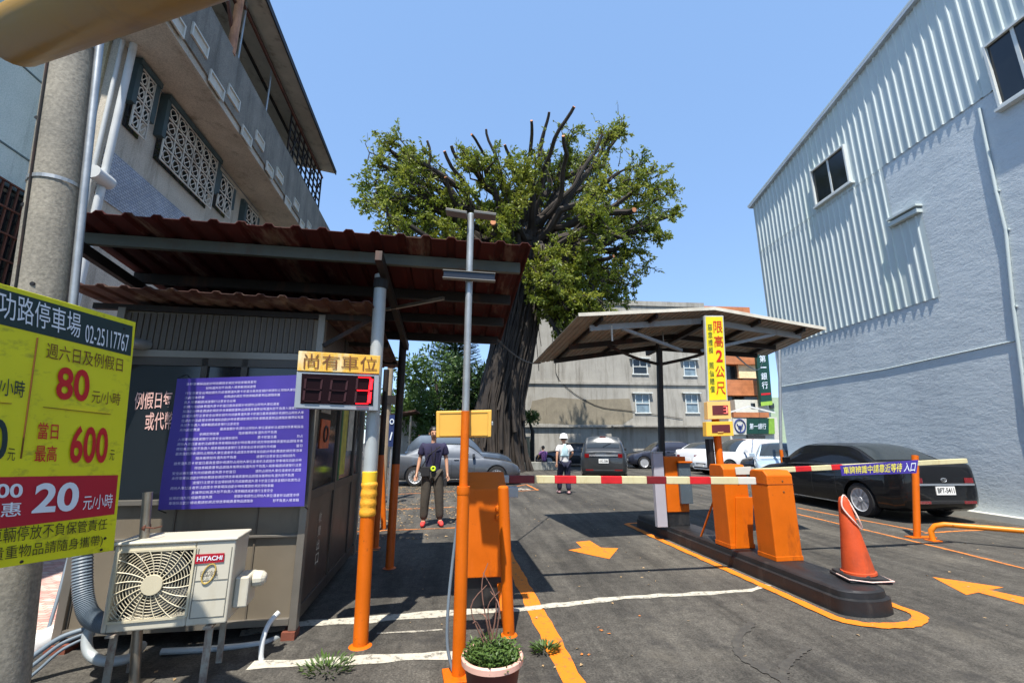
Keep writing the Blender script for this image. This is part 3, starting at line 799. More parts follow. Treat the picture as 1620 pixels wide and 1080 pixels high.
# its own rusty roof
RUSTROOF = mat('rusty_brown_sheet', lin(72, 42, 34), 0.8, var=0.35, dirt=lin(146, 126, 106), dirt_amt=0.5, dscale=3, dstretch=(1, 1, 1))
mb = MB(); corr(mb, bo(-W_ - .22, -.35, ZT + .09), bo(.46, -.35, ZT + .04), bo(.40, 2.85, ZT - .02), bo(-W_ - .22, 2.85, ZT + .04), .16, .018)
rr_ = mb.build('roof', RUSTROOF, booth, fix=False); so = rr_.modifiers.new('thick', 'SOLIDIFY'); so.thickness = .006
mb = MB()
for y in (0.02, 1.2, 2.4): mb.bar(bo(-W_ - .2, y, ZT + .015), bo(.42, y, ZT - .01), .05, .05)
mb.bar(bo(.0, 0.0, ZT - .28), bo(.40, 0.0, ZT - .02), .035)
mb.build('roof_batten', DARKSTEEL, rr_)
mb = MB(); lb(mb, -.10, .0, -.03, .10, 0, .058); lb(mb, -W_ - .02, -W_ + .12, -.03, .10, 0, .058); lb(mb, -W_ + .3, -.2, .3, DP, 0, .05)
mb.build('footing', mat('brick_block', lin(120, 66, 48), 0.85, var=0.2, bmp=.3), booth)

# purple notice banner hung in front of the booth window
ban = thing('notice_banner', 'purple printed banner of dense small white writing, hung across the booth window', 'banner', bo(-.55, -.12, 0), BOA)
PB, NB = bo(0, -.10, 0), ROT @ Vector((0, -1, 0))
HB = lambda u, v: hit(u, v, PB, NB)
bq = [HB(250, 806), HB(482, 800), HB(492, 592), HB(281, 599)]
def bil(q, p, s): return (q[0] * (1 - p) + q[1] * p) * (1 - s) + (q[3] * (1 - p) + q[2] * p) * s
mb = MB(); nx, ny = 24, 16; vs = []
def ban_pt(p, s): 
    q = bil(bq, p, s); wv = .012 * math.sin(p * 9 + s * 3) * (1 - s * .6) + .008 * math.sin(s * 7 - p * 4)
    return q + NB * wv
for j in range(ny + 1):
    for i in range(nx + 1): vs.append(ban_pt(i / nx, j / ny))
mb.add(vs, [(j * (nx + 1) + i, j * (nx + 1) + i + 1, (j + 1) * (nx + 1) + i + 1, (j + 1) * (nx + 1) + i) for j in range(ny) for i in range(nx)])
sh = mb.build('banner_sheet', mat('purple_vinyl', lin(62, 48, 142), 0.45, var=0.12, scale=2), ban, smooth=True, fix=False)
mb = MB(); txt = '本停車場採自助計時收費請依規定停放車輛貴重物品請隨身攜帶如有遺失恕不負責入場車輛請減速慢行注意安全出場前請先完成繳費遺失票卡依當日最高金額計收請勿占用他人車位違者依法處理'
pos = 0
rr2 = random.Random(3)
for k in range(26):
    s1 = .965 - k * .0363; s0 = s1 - .0225
    n = rr2.choice((30, 36, 38, 38, 38, 38)); 
    if k in (0, 1, 4, 9): n = rr2.choice((12, 16, 22))
    x = .07
    while n > 0:
        m_ = min(n, 6); t = ''.join(txt[(pos + i) % len(txt)] for i in range(m_)); pos += m_; n -= m_
        x2 = x + m_ * .0235
        q = [ban_pt(x, s0), ban_pt(x2 - .004, s0), ban_pt(x2 - .004, s1), ban_pt(x, s1)]
        if rr2.random() > .12: lay(mb, t, q, 0.0, 1, .003)
        x = x2
mb.build('banner_lettering', mat('pale_lilac_lettering', lin(196, 192, 226), 0.6, var=0.05), sh, fix=False)
mb = MB()
for p, s in ((0, 1), (1, 1), (0, 0), (1, 0)):
    a = ban_pt(p, s); mb.tube([a, a - NB * .115 + Vector((0, 0, .05 if s else -.04))], .004, 5)
mb.build('tie', BLACKP, ban)

# ------------------------------------------------------------------ LED counter board on the post
la = R(12.3); LN = Vector((math.sin(la), -math.cos(la), 0)); LP = at(600, 600, 3.76)
led = thing('vacancy_display', 'grey LED counter with a red 3 under a yellow plate, on the pale steel post', 'display', LP * 1.0, 0)
LH = lambda u, v, o=0.0: hit(u, v, LP + LN * o, LN)
def slab(mb, q, d): mb.prism(q, -LN * d); return mb
hq = [LH(465, 645), LH(598, 649.5), LH(600, 592), LH(469.5, 587.5)]
mb = MB(); slab(mb, hq, .10); mb.bar(LH(592, 622) - LN * .05, LH(592, 622) - LN * .14, .08, .2)
hs = mb.build('housing', mat('grey_display_housing', lin(150, 158, 164), 0.45, 0.2, var=0.08, dirt=lin(120, 120, 116), dirt_amt=.2), led, bevel=.004)
sq = [LH(475, 638, .004), LH(590, 641, .004), LH(592, 595, .004), LH(477.5, 590.5, .004)]
mb = MB(); slab(mb, sq, .003); mb.build('screen', mat('dark_red_screen', lin(24, 5, 10), 0.5, var=0.2, spec=.12), led)
def seg7(mb, q, on, w=.12):
    S = {'a': ((0.08, .96), (.92, .96)), 'd': ((0.08, .04), (.92, .04)), 'g': ((0.08, .5), (.92, .5)), 'f': ((.04, .54), (.04, .92)), 'b': ((.96, .54), (.96, .92)), 'e': ((.04, .08), (.04, .46)), 'c': ((.96, .08), (.96, .46))}
    for k in on:
        a, b = S[k]; mb.bar(bil(q, *a), bil(q, *b), w, .004)
dq = [[(478.5, 636), (506, 637), (511, 597), (483, 595.5)], [(519, 637), (545.5, 638), (551, 599), (524.5, 598)], [(560.5, 640), (584, 640.5), (589, 596), (565, 594.5)]]
dq = [[LH(u, v, .007) for u, v in q] for q in dq]
mb = MB()
for q in dq[:2]: seg7(mb, q, 'abcdefg', .016)
seg7(mb, dq[2], 'fe', .016); mb.build('unlit_digit', mat('unlit_segment', lin(62, 40, 44), 0.6, spec=.1), led)
mb = MB(); seg7(mb, dq[2], 'abcdg', .026); mb.build('lit_digit', emit('red_led', (1.0, 0.006, 0.012), 2.2), led)
yq = [LH(470, 586, .006), LH(600, 591.4, .006), LH(602, 562.5, .006), LH(472.5, 554.8, .006)]
mb = MB(); slab(mb, yq, .05); yp = mb.build('yellow_plate', mat('faded_yellow_plate', lin(222, 172, 60), 0.6, var=0.2, scale=9, dirt=lin(236, 226, 190), dirt_amt=.5, dscale=7), led, bevel=.003)
mb = MB(); lay(mb, '尚有車位', [LH(480, 582.5, .008), LH(596, 586.5, .008), LH(597, 565, .008), LH(481.5, 558.5, .008)], 0.0)
mb.build('plate_lettering', BROWN_L, yp)

# ------------------------------------------------------------------ air conditioner outdoor unit
aa = R(9.0); AP = at(157, 1003, 3.32); AX = Vector((math.cos(aa), math.sin(aa), 0)); AN = Vector((math.sin(aa), -math.cos(aa), 0))
AH = lambda u, v, o=0.0: hit(u, v, AP + AN * o, AN)
aw_ = (AH(357, 988) - AP).dot(AX); ah_ = AH(176, 864).z - AP.z
ac = thing('air_conditioner_unit', 'cream white air conditioner outdoor unit on slotted steel legs beside the booth', 'air conditioner', (AP.x, AP.y, 0), aa)
def ap(x, y, z): return Vector((AP.x, AP.y, AP.z)) + AX * x - AN * y + Vector((0, 0, z))
def ab(mb, x0, x1, y0, y1, z0, z1): return mb.box(ap((x0 + x1) / 2, (y0 + y1) / 2, (z0 + z1) / 2), (abs(x1 - x0), abs(y1 - y0), abs(z1 - z0)), aa)
CREAM = mat('cream_enamel', lin(196, 190, 172), 0.38, var=0.04, dirt=lin(180, 170, 146), dirt_amt=.15)
fx0, fx1, fz0, fz1 = .035 * aw_ / .85, .66 * aw_, .06, ah_ - .035
mb = MB()
ab(mb, 0, fx0, 0, .30, 0, ah_); ab(mb, fx1, aw_, 0, .30, 0, ah_); ab(mb, fx0, fx1, 0, .30, 0, fz0); ab(mb, fx0, fx1, 0, .30, fz1, ah_)
ab(mb, fx0, fx1, .12, .30, fz0, fz1)
ab(mb, -.012, aw_ + .012, -.012, .31, ah_ + .001, ah_ + .022)
mb.build('casing', CREAM, ac, bevel=.012, seg=3)
cx, cz = (fx0 + fx1) / 2, (fz0 + fz1) / 2; hw, hh = (fx1 - fx0) / 2, (fz1 - fz0) / 2
mb = MB(); ab(mb, fx0 + .002, fx1 - .002, .10, .118, fz0 + .002, fz1 - .002); mb.build('fan_cavity', BLACKP, ac)
mb = MB()
for k in range(3):
    t0 = k * 2 * PI / 3 + .4; vs = []
    for i in range(7):
        t = t0 + i * .22; a, b = .06, min(hw, hh) * .92
        vs += [ap(cx + a * math.cos(t), .06 + .006 * i, cz + a * math.sin(t)), ap(cx + b * math.cos(t), .05 + .008 * i, cz + b * math.sin(t))]
    mb.add(vs, [(2 * i, 2 * i + 1, 2 * i + 3, 2 * i + 2) for i in range(6)])
mb.build('fan', mat('grey_fan', lin(110, 108, 104), .5), ac)
mb = MB()
def clampbox(x, z): return max(-hw, min(hw, x)), max(-hh, min(hh, z))
rmax = math.hypot(hw, hh)
nr = 14
for i in range(1, nr + 1):
    r = .06 + (rmax - .06) * i / nr; run = []
    for k in range(65):
        t = k * 2 * PI / 64; x, z = r * math.cos(t), r * math.sin(t)
        if abs(x) <= hw - .004 and abs(z) <= hh - .004: run.append(ap(cx + x, -.004, cz + z))
        else:
            if len(run) > 1: mb.tube(run, .0024, 4, False)
            run = []
    if len(run) > 1: mb.tube(run, .0024, 4, False)
for k in range(20):
    t0 = k * 2 * PI / 20; pts = []
    for i in range(9):
        r = .06 + (rmax - .06) * i / 8; t = t0 + .35 * i / 8; x, z = r * math.cos(t), r * math.sin(t)
        if abs(x) > hw or abs(z) > hh:
            pts.append(ap(cx + clampbox(x, z)[0], -.006, cz + clampbox(x, z)[1])); break
        pts.append(ap(cx + x, -.008, cz + z))
    mb.tube(pts, .0034, 4, False)
mb.lathe([(.001, .0), (.06, .0), (.062, .012), (.06, .02)], ap(cx, 0, cz), 24, Matrix.Rotation(aa, 3, 'Z') @ Matrix.Rotation(R(90), 3, 'X'))
for a, b in (((-1, -1), (1, -1)), ((1, -1), (1, 1)), ((1, 1), (-1, 1)), ((-1, 1), (-1, -1))):
    mb.bar(ap(cx + a[0] * hw, -.003, cz + a[1] * hh), ap(cx + b[0] * hw, -.003, cz + b[1] * hh), .014)
mb.build('grille', mat('cream_plastic_grille', lin(200, 190, 162), .5, var=.04), ac, smooth=False)
LOGO_RED = mat('logo_red', lin(168, 22, 40), .4, var=.03)
mb = MB(); q = [AH(308, 891.5, .004), AH(354, 888, .004), AH(355.5, 874, .004), AH(309, 876.5, .004)]; mb.prism(q, AN * .003); lg = mb.build('logo_plate', LOGO_RED, ac)
mb = MB(); lay(mb, 'HITACHI', [AH(311.5, 887.5, .008), AH(351.5, 884.5, .008), AH(352.5, 877.5, .008), AH(312.5, 880, .008)], .03); mb.build('logo_lettering', WHITE_L, lg)
mb = MB(); c = AH(330, 907, .005); mb.tube([c + AX * .045 * math.cos(t) * .8 + AX * .014 * math.sin(t) + Vector((0, 0, .06 * math.sin(t))) for t in [k * PI / 10 for k in range(21)]], .005, 5, False)
em = mb.build('gold_emblem', mat('gold_print', lin(176, 150, 78), .5), ac)
mb = MB(); lay(mb, '日立冷氣', [AH(317, 912, .006), AH(344, 910.5, .006), AH(345, 901, .006), AH(318, 902.5, .006)], .02); mb.build('emblem_lettering', mat('dark_print', lin(62, 54, 44), .6), em)
mb = MB()
for z in (.40, .70): pass
xx = fx1 + .02
for z in (ah_ * .09, ah_ * .30, ah_ * .53):
    mb.bar(ap(xx, -.0015, z), ap(aw_ - .02, -.0015, z), .004)
mb.bar(ap(xx, -.002, ah_ * .09), ap(xx, -.002, ah_ * .92), .004); mb.bar(ap(aw_ - .02, -.002, ah_ * .09), ap(aw_ - .02, -.002, ah_ * .92), .004)
mb.build('panel_groove', mat('grey_groove', lin(120, 118, 108), .7), ac)
mb = MB(); ab(mb, aw_ + .001, aw_ + .09, .08, .27, ah_ * .12, ah_ * .5); mb.lathe([(.001, .09), (.03, .085), (.05, .06), (.055, .02), (.055, 0)], ap(aw_ + .09, .18, ah_ * .42), 14, Matrix.Rotation(aa, 3, 'Z') @ Matrix.Rotation(R(90), 3, 'Y'))
mb.build('valve_cover', CREAM, ac, bevel=.01)
LEGM = mat('rusty_slotted_steel', lin(160, 154, 140), .7, .2, var=.15, dirt=lin(104, 50, 32), dirt_amt=.75, dscale=9, dstretch=(1, 1, .6))
for x in (.10 * aw_, .86 * aw_):
    mb = MB(); z0 = -AP.z
    mb.bar(ap(x, .03, z0), ap(x, .03, -.02), .04, .006); mb.bar(ap(x - .02, .05, z0), ap(x - .02, .05, -.02), .006, .04)
    mb.bar(ap(x, -.03, -.012), ap(x, .33, -.012), .05, .012); mb.bar(ap(x, .30, z0), ap(x, .30, -.02), .04, .01)
    for k in range(5): mb.box(ap(x, .026, z0 + .04 + .05 * k), (.012, .004, .026), aa)
    mb.build('leg', LEGM, ac)

# hoses and pipes round the unit
HOSE = mat('grey_corrugated_hose', lin(106, 118, 128), .5, var=.1)
def curve_pts(cp, n=10):
    cp = [Vector(p) for p in cp]; out = []
    for i in range(len(cp) - 1):
        p0 = cp[max(0, i - 1)]; p1 = cp[i]; p2 = cp[i + 1]; p3 = cp[min(len(cp) - 1, i + 2)]
        for k in range(n):
            t = k / n; out.append(.5 * ((2 * p1) + (p2 - p0) * t + (2 * p0 - 5 * p1 + 4 * p2 - p3) * t * t + (3 * p1 - p0 - 3 * p2 + p3) * t ** 3))
    out.append(cp[-1]); return out
def hose(name, label, cat, cp, r, m, rib=False, n=10, group=None):
    pts = curve_pts(cp, 24 if rib else n); mb = MB()
    mb.tube(pts, [r * (1.0 if i % 2 else .91) for i in range(len(pts))] if rib else r, 12)
    return tag(mb.build(name, m, smooth=True), label, cat, group)
hose('corrugated_hose', 'thick grey corrugated hose bending down into the air conditioner unit', 'hose', [at(132, 800, 3.62), at(131, 870, 3.60), at(131, 930, 3.58), at(139, 968, 3.56), at(158, 984, 3.54), at(185, 988, 3.52)], .058, HOSE, True)
hose('drain_hose', 'thin pale drain hose curling onto the asphalt by the booth corner', 'hose', [at(441, 968, 3.86), at(426, 985, 3.8), at(416, 1010, 3.74), at(413, 1036, 3.72), gnd(414, 1044)], .018, PIPEW)
hose('coiled_hose', 'grey hose looped under the air conditioner unit', 'hose', [at(150, 985, 3.6), at(138, 1005, 3.58), at(141, 1032, 3.56), at(165, 1045, 3.55), at(205, 1040, 3.6), at(225, 1020, 3.75)], .03, PALEBLUE)
hose('floor_pipe', 'grey pipe lying along the ground under the booth', 'pipe', [at(255, 1030, 3.85), at(330, 1026, 3.9), at(408, 1018, 3.98), at(440, 1008, 4.1)], .022, PALEBLUE)
hose('elbow_pipe', 'fat white plastic pipe slanting behind the utility pole foot', 'pipe', [at(20, 1050, 4.0), at(55, 1022, 4.05), at(88, 1005, 4.1), at(118, 990, 4.2)], .085, PIPEW)
for k in range(3):
    hose('ground_cable', ['uppermost grey cable of the bundle crossing the paving by the pole foot', 'middle grey cable of the bundle crossing the paving by the pole foot', 'lowest grey cable of the bundle, lying nearest the frame bottom'][k], 'cable', [at(20, 1062 + 16 * k, 3.5), at(62, 1030 + 14 * k, 3.55), at(100, 1006 + 10 * k, 3.6), at(150, 990 + 6 * k, 3.66)], .016 - .003 * k, HOSE, group='cables by the pole foot')
hose('vent_pipe', 'short silver duct pipe poking from the booth front beside the price board', 'pipe', [bo(-1.44, .03, zf(551)), bo(-1.5, -.12, zf(553)), bo(-1.66, -.30, zf(562)), bo(-1.86, -.42, zf(575))], .045, GALV)
for u in (88,):
    hose('wire_stay', 'thin dark stay wire slanting across the gap beside the booth', 'wire', [at(112, 868, 4.3), at(90, 950, 4.15), at(62, 1040, 4.0)], .012, HOSE)
t = thing('steel_post', 'bare worn steel tube post standing in front of the air conditioner unit', 'post', gnd(212, 1085))
mb = MB(); y_ = gnd(212, 1085).y
mb.tube([gnd(212, 1085), at(221, 940, y_ + .01), at(232, 800, y_ + .02), at(234, 778, y_ + .02)], .029, 14); mb.build('tube', STAIN, t, smooth=True)
mb = MB(); mb.tube([at(231, 834, y_ - .01), at(244, 835, y_ - .03), at(256, 832, y_ + .03)], .005, 6); mb.tube([at(229, 834, y_ + .02), at(234, 834, y_ + .02)], .034, 12); mb.build('hook', BR_IRON, t)
mb = MB(); mb.box(gnd(212, 1085) + Vector((0, 0, .004)), (.16, .16, .008)); mb.build('base_plate', STAIN, t)

# ------------------------------------------------------------------ utility pole and yellow price board
pole = thing('utility_pole', 'weathered round concrete utility pole with metal straps, behind the price board', 'utility pole', (at(18, 1000, 2.75).x, 2.75, 0))
pa, pb = at(-4, 1000, 2.78), at(120, 40, 2.78)
dv = (pb - pa) / (pb.z - pa.z)
axis = lambda z: pa + dv * (z - pa.z)
rad = lambda z: .143 - .007 * z
mb = MB(); zz = [0, .8, 1.6, 2.4, 3.2, 4.0, 5.0, 6.5, 8.5]
mb.tube([axis(z) for z in zz], [rad(z) for z in zz], 28); mb.build('shaft', conc('pole_concrete', lin(116, 112, 102), lin(152, 145, 130), lin(76, 73, 67), .5, 2.0, .35), pole, smooth=True)
zs1 = [at(70, v, 2.78).z for v in (293, 68)]
for z in zs1:
    mb = MB(); mb.tube([axis(z - .012) - dv * 0, axis(z + .012)], rad(z) + .006, 28, False); mb.build('strap', GALV, pole)
mb = MB(); mb.tube([axis(1.9) + Vector((.168, .02, 0)), axis(3) + Vector((.155, .02, 0)), axis(7) + Vector((.13, .02, 0))], .022, 10); mb.build('conduit', GALV, pole, smooth=True)
mb = MB(); mb.tube([axis(z) + Vector((-.03 + .01 * math.sin(z * 3), -rad(z) - .004, 0)) for z in zz], .006, 6); mb.build('earth_wire', DARKSTEEL, pole)
mb = MB()
for z, o in ((2.9, -.07), (3.5, -.07), (4.1, -.06), (2.4, .05)): 
    c = axis(z) + Vector((o, -math.sqrt(max(0, rad(z) ** 2 - o * o)), 0)); mb.tube([c + Vector((0, .03, 0)), c + Vector((0, -.004, 0))], .012, 10)
mb.build('bolt_hole', BLACKP, pole)

sa_ = R(16.5); SN = Vector((math.cos(sa_), -math.sin(sa_), 0)); SD = Vector((math.sin(sa_), math.cos(sa_), 0))
SP = at(175, 870, 2.62)
SH = lambda u, v, o=0.0: hit(u, v, SP + SN * o, SN)
S4 = lambda *uv: [SH(u, v, .002) for u, v in uv]
top = lambda u: 450 + .286 * u
bot = lambda u: 897 - .154 * u
UL = -175
sgn = thing('price_board', 'large yellow parking price board with green heading and red band, fixed to the concrete pole', 'sign', SP - Vector((0, 0, SP.z)), 0)
YEL = mat('bright_yellow_board', lin(222, 220, 24), .42, var=.05, scale=3, dirt=lin(140, 138, 44), dirt_amt=.26, dscale=9, dstretch=(1, 1, 1.8))
mb = MB(); mb.prism([SH(UL, bot(UL), -.02), SH(175, 870, -.02), SH(210.5, 510, -.02), SH(UL, top(UL), -.02)], SN * .0195); bd = mb.build('board', YEL, sgn, bevel=.002)
DKG = mat('dark_green_heading', lin(12, 48, 50), .4, var=.06)
REDB = mat('crimson_band', lin(176, 14, 44), .45, var=.06)
def band(name, q, m):
    mb = MB(); mb.prism([SH(u, v, 0) for u, v in q], SN * .0015); return mb.build(name, m, sgn)
band('heading_band', [(UL, 470), (206.5, 563), (209.8, 516), (UL, 406)], DKG)
band('red_band', [(UL, 858), (180.5, 813), (186.5, 751), (UL, 757)], REDB)
word(sgn, 'heading_lettering', '成功路停車場', S4((-34, 494), (126, 535), (128, 497), (-34, 447)), WHITE_L)
word(sgn, 'phone_lettering', '02-25117767', S4((134, 541), (202, 557), (203.5, 530), (135, 513)), WHITE_L)
word(sgn, 'brown_lettering', '週六日及例假日', S4((72, 566), (193, 588.5), (194.5, 567), (74, 541)), BROWN_L)
word(sgn, 'brown_lettering', '元/小時', S4((144, 637), (189, 641), (190.5, 622), (145.5, 616)), BROWN_L)
for p, q, w in (((59.5, 534), (33, 725), .006), ((69, 643.5), (175, 655), .008), ((-60, 632), (18, 638), .008)):
    mb = MB(); mb.bar(SH(*p, .003), SH(*q, .003), w, .002); mb.build('ruled_line', BROWN_L, sgn)
word(sgn, 'red_lettering', '80', S4((87, 631), (140, 635.5), (142, 586), (91, 579)), RED, .035)
word(sgn, 'red_lettering', '當日', S4((58, 694), (91, 695), (92.5, 670), (61, 667)), RED, .025)
word(sgn, 'red_lettering', '最高', S4((53.5, 730.5), (88.5, 729.5), (90, 705), (56, 703.5)), RED, .025)
word(sgn, 'red_lettering', '600', S4((108, 732), (168.5, 732), (171.5, 676), (114.5, 672)), RED, .035)
word(sgn, 'green_lettering', '50', S4((-52, 726), (10, 727), (13, 664), (-50, 656)), GREEN_L, .035)
word(sgn, 'green_lettering', '/小時', S4((-4, 625), (37, 629), (40, 603), (-2, 596)), GREEN_L, .02)
OLIVE = mat('olive_dark_lettering', lin(58, 54, 22), .6, var=.3, scale=30)
word(sgn, 'dark_lettering', '元', S4((10.5, 728), (22.5, 728.5), (24, 710), (12, 708)), OLIVE)
word(sgn, 'dark_lettering', '元', S4((172, 727), (179.5, 728), (181.5, 712), (174, 711)), OLIVE)
word(sgn, 'dark_lettering', '車輛停放不負保管責任', S4((-19, 862), (168, 836.5), (170, 819.5), (-17, 836)), OLIVE)
word(sgn, 'dark_lettering', '(貴重物品請隨身攜帶)', S4((-24, 893), (161, 864), (163, 845), (-22, 867)), OLIVE)
word(sgn, 'white_lettering', '20', S4((48.5, 812), (121.5, 807.5), (126.5, 762), (57, 764)), WHITE_L, .04)
word(sgn, 'white_lettering', '元/小時', S4((130, 806.5), (176.5, 803), (178.5, 780), (132, 783)), WHITE_L)
word(sgn, 'white_lettering', '8:00', S4((-42, 788), (34.5, 786.5), (36, 764.5), (-40, 765)), WHITE_L, .03)
word(sgn, 'white_lettering', '優惠', S4((-40, 822), (32, 815.5), (33.5, 793.5), (-38, 797)), WHITE_L, .03)
mb = MB()
for u, v in ((166, 851), (160, 869), (34, 888), (196, 520)): mb.lathe([(.001, .004), (.006, .003), (.007, 0)], SH(u, v, 0), 8, Matrix.Rotation(-sa_, 3, 'Z') @ Matrix.Rotation(R(90), 3, 'Y'))
mb.build('screw', DARKSTEEL, sgn)
mb = MB(); a = SH(UL + 120, 640, -.02)
for v in (520, 800):
    a = SH(10, v, -.02); c = axis(a.z); mb.bar(a - SN * .0, c, .04, .03)
mb.build('mounting_bracket', GALV, sgn)

# yellow-painted steel arm overhead, near the camera
arm = thing('gantry_pipe', 'mustard yellow painted steel arm with a rounded end, crossing the sky at the upper corner', 'steel arm', (-1.0, -1.6, 0))
d0 = ray(22, 62); d1 = ray(262, -42)
e0 = EYE + d0 * 2.1; e1 = EYE + d1 * 1.5
dirn = (e1 - e0).normalized(); ex = e0 + dirn * ((e0.y + 1.0) / -dirn.y)
r_ = .115
prof = [e0 - dirn * .085, e0 - dirn * .075, e0 - dirn * .045, e0, ex]
mb = MB(); mb.tube(prof, [.02, .06, .10, r_, r_], 28); mb.build('tube', mat('mustard_paint', lin(168, 128, 44), .38, var=.1, dirt=lin(120, 90, 40), dirt_amt=.25), arm, smooth=True)
mb = MB(); foot = Vector((ex.x, ex.y, 0)); mb.tube([foot, foot + Vector((0, 0, ex.z + .25))], [.13, .11], 20); mb.build('mast', MATS['mustard_paint'], arm, smooth=True)
# ------------------------------------------------------------------ lamp pole with the cream box
t = thing('solar_lamp_pole', 'slim galvanised lamp pole with two short cross panels and an orange sleeve', 'lamp pole', gnd(725, 1072))
lb0 = gnd(725, 1072); yl = lb0.y
ztop = at(745, 340, yl).z; zsl = at(735, 650, yl).z; zc_ = at(729, 770, yl).z
xx_ = lambda z: lb0.x + (at(745, 340, yl).x - lb0.x) * z / ztop
mb = MB(); mb.tube([(xx_(zsl - .02), yl, zsl - .02), (xx_(ztop), yl, ztop)], .027, 16); mb.lathe([(.027, 0), (.02, .01), (.001, .012)], (xx_(ztop), yl, ztop), 16); mb.build('upper_tube', GALV, t, smooth=True)
mb = MB(); mb.tube([(xx_(zc_), yl, zc_), (xx_(zsl), yl, zsl)], .031, 16); mb.build('middle_tube', ORANGE, t, smooth=True)
mb = MB(); mb.tube([(lb0.x, yl, 0), (xx_(zc_), yl, zc_)], .044, 18); mb.tube([(xx_(zc_) , yl, zc_ - .05), (xx_(zc_), yl, zc_ - .035), (xx_(zc_), yl, zc_ + .005)], [.046, .049, .047], 18); mb.build('sleeve', ORANGE, t, smooth=True)
mb = MB(); mb.box((lb0.x, yl, .012), (.20, .20, .024), R(8)); mb.build('base_plate', ORANGE, t, bevel=.004)
SOLAR = mat('dark_solar_panel', (.02, .022, .028), .2, var=.2); LAMPG = mat('grey_lamp_casing', lin(120, 118, 112), .5, .3, var=.1)
zt_ = at(745, 343, yl).z
mb = MB()
mb.box((xx_(zt_) - .115, yl - .02, zt_ + .012), (.17, .14, .022), M=Matrix.Rotation(R(7), 4, 'Y') @ Matrix.Rotation(R(10), 4, 'X')); mb.box((xx_(zt_) + .115, yl - .02, zt_ + .006), (.18, .14, .022), M=Matrix.Rotation(R(5), 4, 'Y') @ Matrix.Rotation(R(10), 4, 'X'))
mb.build('solar_panel', LAMPG, t, bevel=.003)
zl_ = at(743, 440, yl).z
mb = MB(); mb.box((xx_(zl_), yl - .045, zl_), (.40, .03, .05), M=Matrix.Rotation(R(2), 4, 'Y')); lm = mb.build('lamp_bar', SOLAR, t, bevel=.003)
mb = MB(); mb.box((xx_(zl_), yl - .045, zl_ + .03), (.41, .05, .006), M=Matrix.Rotation(R(2), 4, 'Y')); mb.box((xx_(zl_), yl - .045, zl_ - .03), (.41, .05, .006), M=Matrix.Rotation(R(2), 4, 'Y')); mb.build('lamp_edge', LAMPG, lm)
mb = MB(); mb.tube([(xx_(zl_), yl, zl_ - .03), (xx_(zl_), yl, zl_ + .03)], .031, 14); mb.build('clamp', GALV, t)
pl = [at(690, 692, yl + .05), at(777, 691, yl + .05), at(778, 648, yl + .05), at(690, 650, yl + .05)]
t2 = thing('junction_box', 'cream yellow flat metal box strapped behind the orange lamp pole', 'electrical box', (pl[0] + pl[1]) / 2)
mb = MB(); mb.prism(pl, (0, .11, 0)); bxo = mb.build('box', YELLOWBOX, t2, bevel=.006)
q = [bil(pl, a, b) + Vector((0, -.004, 0)) for a, b in ((.06, .08), (.93, .08), (.93, .92), (.06, .92))]
mb = MB()
for i in range(4): mb.bar(q[i], q[(i + 1) % 4], .003)
mb.build('door_edge', mat('box_edge', lin(214, 164, 66), .5), bxo); mb = MB(); mb.box(bil(pl, .985, .5) + Vector((.01, .03, 0)), (.02, .03, .03)); mb.build('latch', GALV, bxo, bevel=.004)
hose('sleeve_cable', 'grey conduit cable curving down beside the orange lamp pole', 'cable', [at(727, 800, yl + .1), at(717, 880, yl + .1), at(709, 960, yl + .06), at(708, 1020, yl + .04), at(716, 1060, yl + .02)], .011, HOSE)

# ------------------------------------------------------------------ orange machine cabinets and barrier arms
# ticket cabinet under the red canopy
q0 = gnd(727, 962); c_r = R(2)
t = thing('ticket_cabinet', 'tall orange cabinet with a slanted top on a black base, under the red canopy edge', 'cabinet', (.17, 4.70, 0), c_r)
def lbox(name, x0, x1, y0, y1, z0, z1, m, par, bev=.006):
    mb = MB(); mb.bx(x0, x1, y0, y1, z0, z1); return mb.build(name, m, par, bevel=bev, local=True)
lbox('plinth', -.15, .17, -.12, .16, 0, .27, BLACKP, t)
mb = MB(); mb.prism([(-.215, -.17, .27), (-.215, -.17, 1.06), (-.215, .10, 1.20), (-.215, .19, 1.20), (-.215, .19, .27)], (.43, 0, 0)); cab = mb.build('cabinet_body', ORANGE, t, bevel=.008, local=True)
lbox('side_fin', -.235, -.216, -.19, .19, .30, 1.12, ORANGE, t, .003)
mb = MB()
for z in (.88, .80): mb.lathe([(.001, .03), (.024, .026), (.03, .01), (.03, 0)], (.13, -.171, z), 14, Matrix.Rotation(R(90), 3, 'X'))
mb.build('knob', ORANGE, cab, local=True)
mb = MB(); mb.box((.275, -.05, 1.02), (.13, .10, .10)); mb.build('arm_cradle', GALV, t, bevel=.004, local=True)
# leaning offcut and tube bollard
t = thing('tube_bollard', 'short orange tube bollard between the flower pot and the lane marking', 'bollard', gnd(805, 1004))
b_ = gnd(805, 1004); zt = at(796, 772, b_.y).z
mb = MB(); mb.tube([(b_.x, b_.y, 0), (at(796, 772, b_.y).x, b_.y, zt)], .047, 18); mb.lathe([(.047, 0), (.044, .012), (.03, .02), (.001, .022)], (at(796, 772, b_.y).x, b_.y, zt), 18); mb.build('tube', ORANGE, t, smooth=True)
mb = MB(); mb.lathe([(.07, 0), (.065, .006), (.047, .012)], b_, 18); mb.build('base_flange', ORANGE, t)
t = thing('leaning_bar', 'flat orange steel strut leaning from the cabinet foot to the tube bollard', 'strut', gnd(800, 985))
mb = MB(); mb.bar(gnd(801, 990) + Vector((0, 0, .01)), at(788, 940, 4.62) + Vector((.02, 0, .12)), .07, .015); mb.build('strut', ORANGE, t)
t = thing('thin_bollard', 'thin orange tube bollard by the far canopy post', 'bollard', gnd(607, 836))
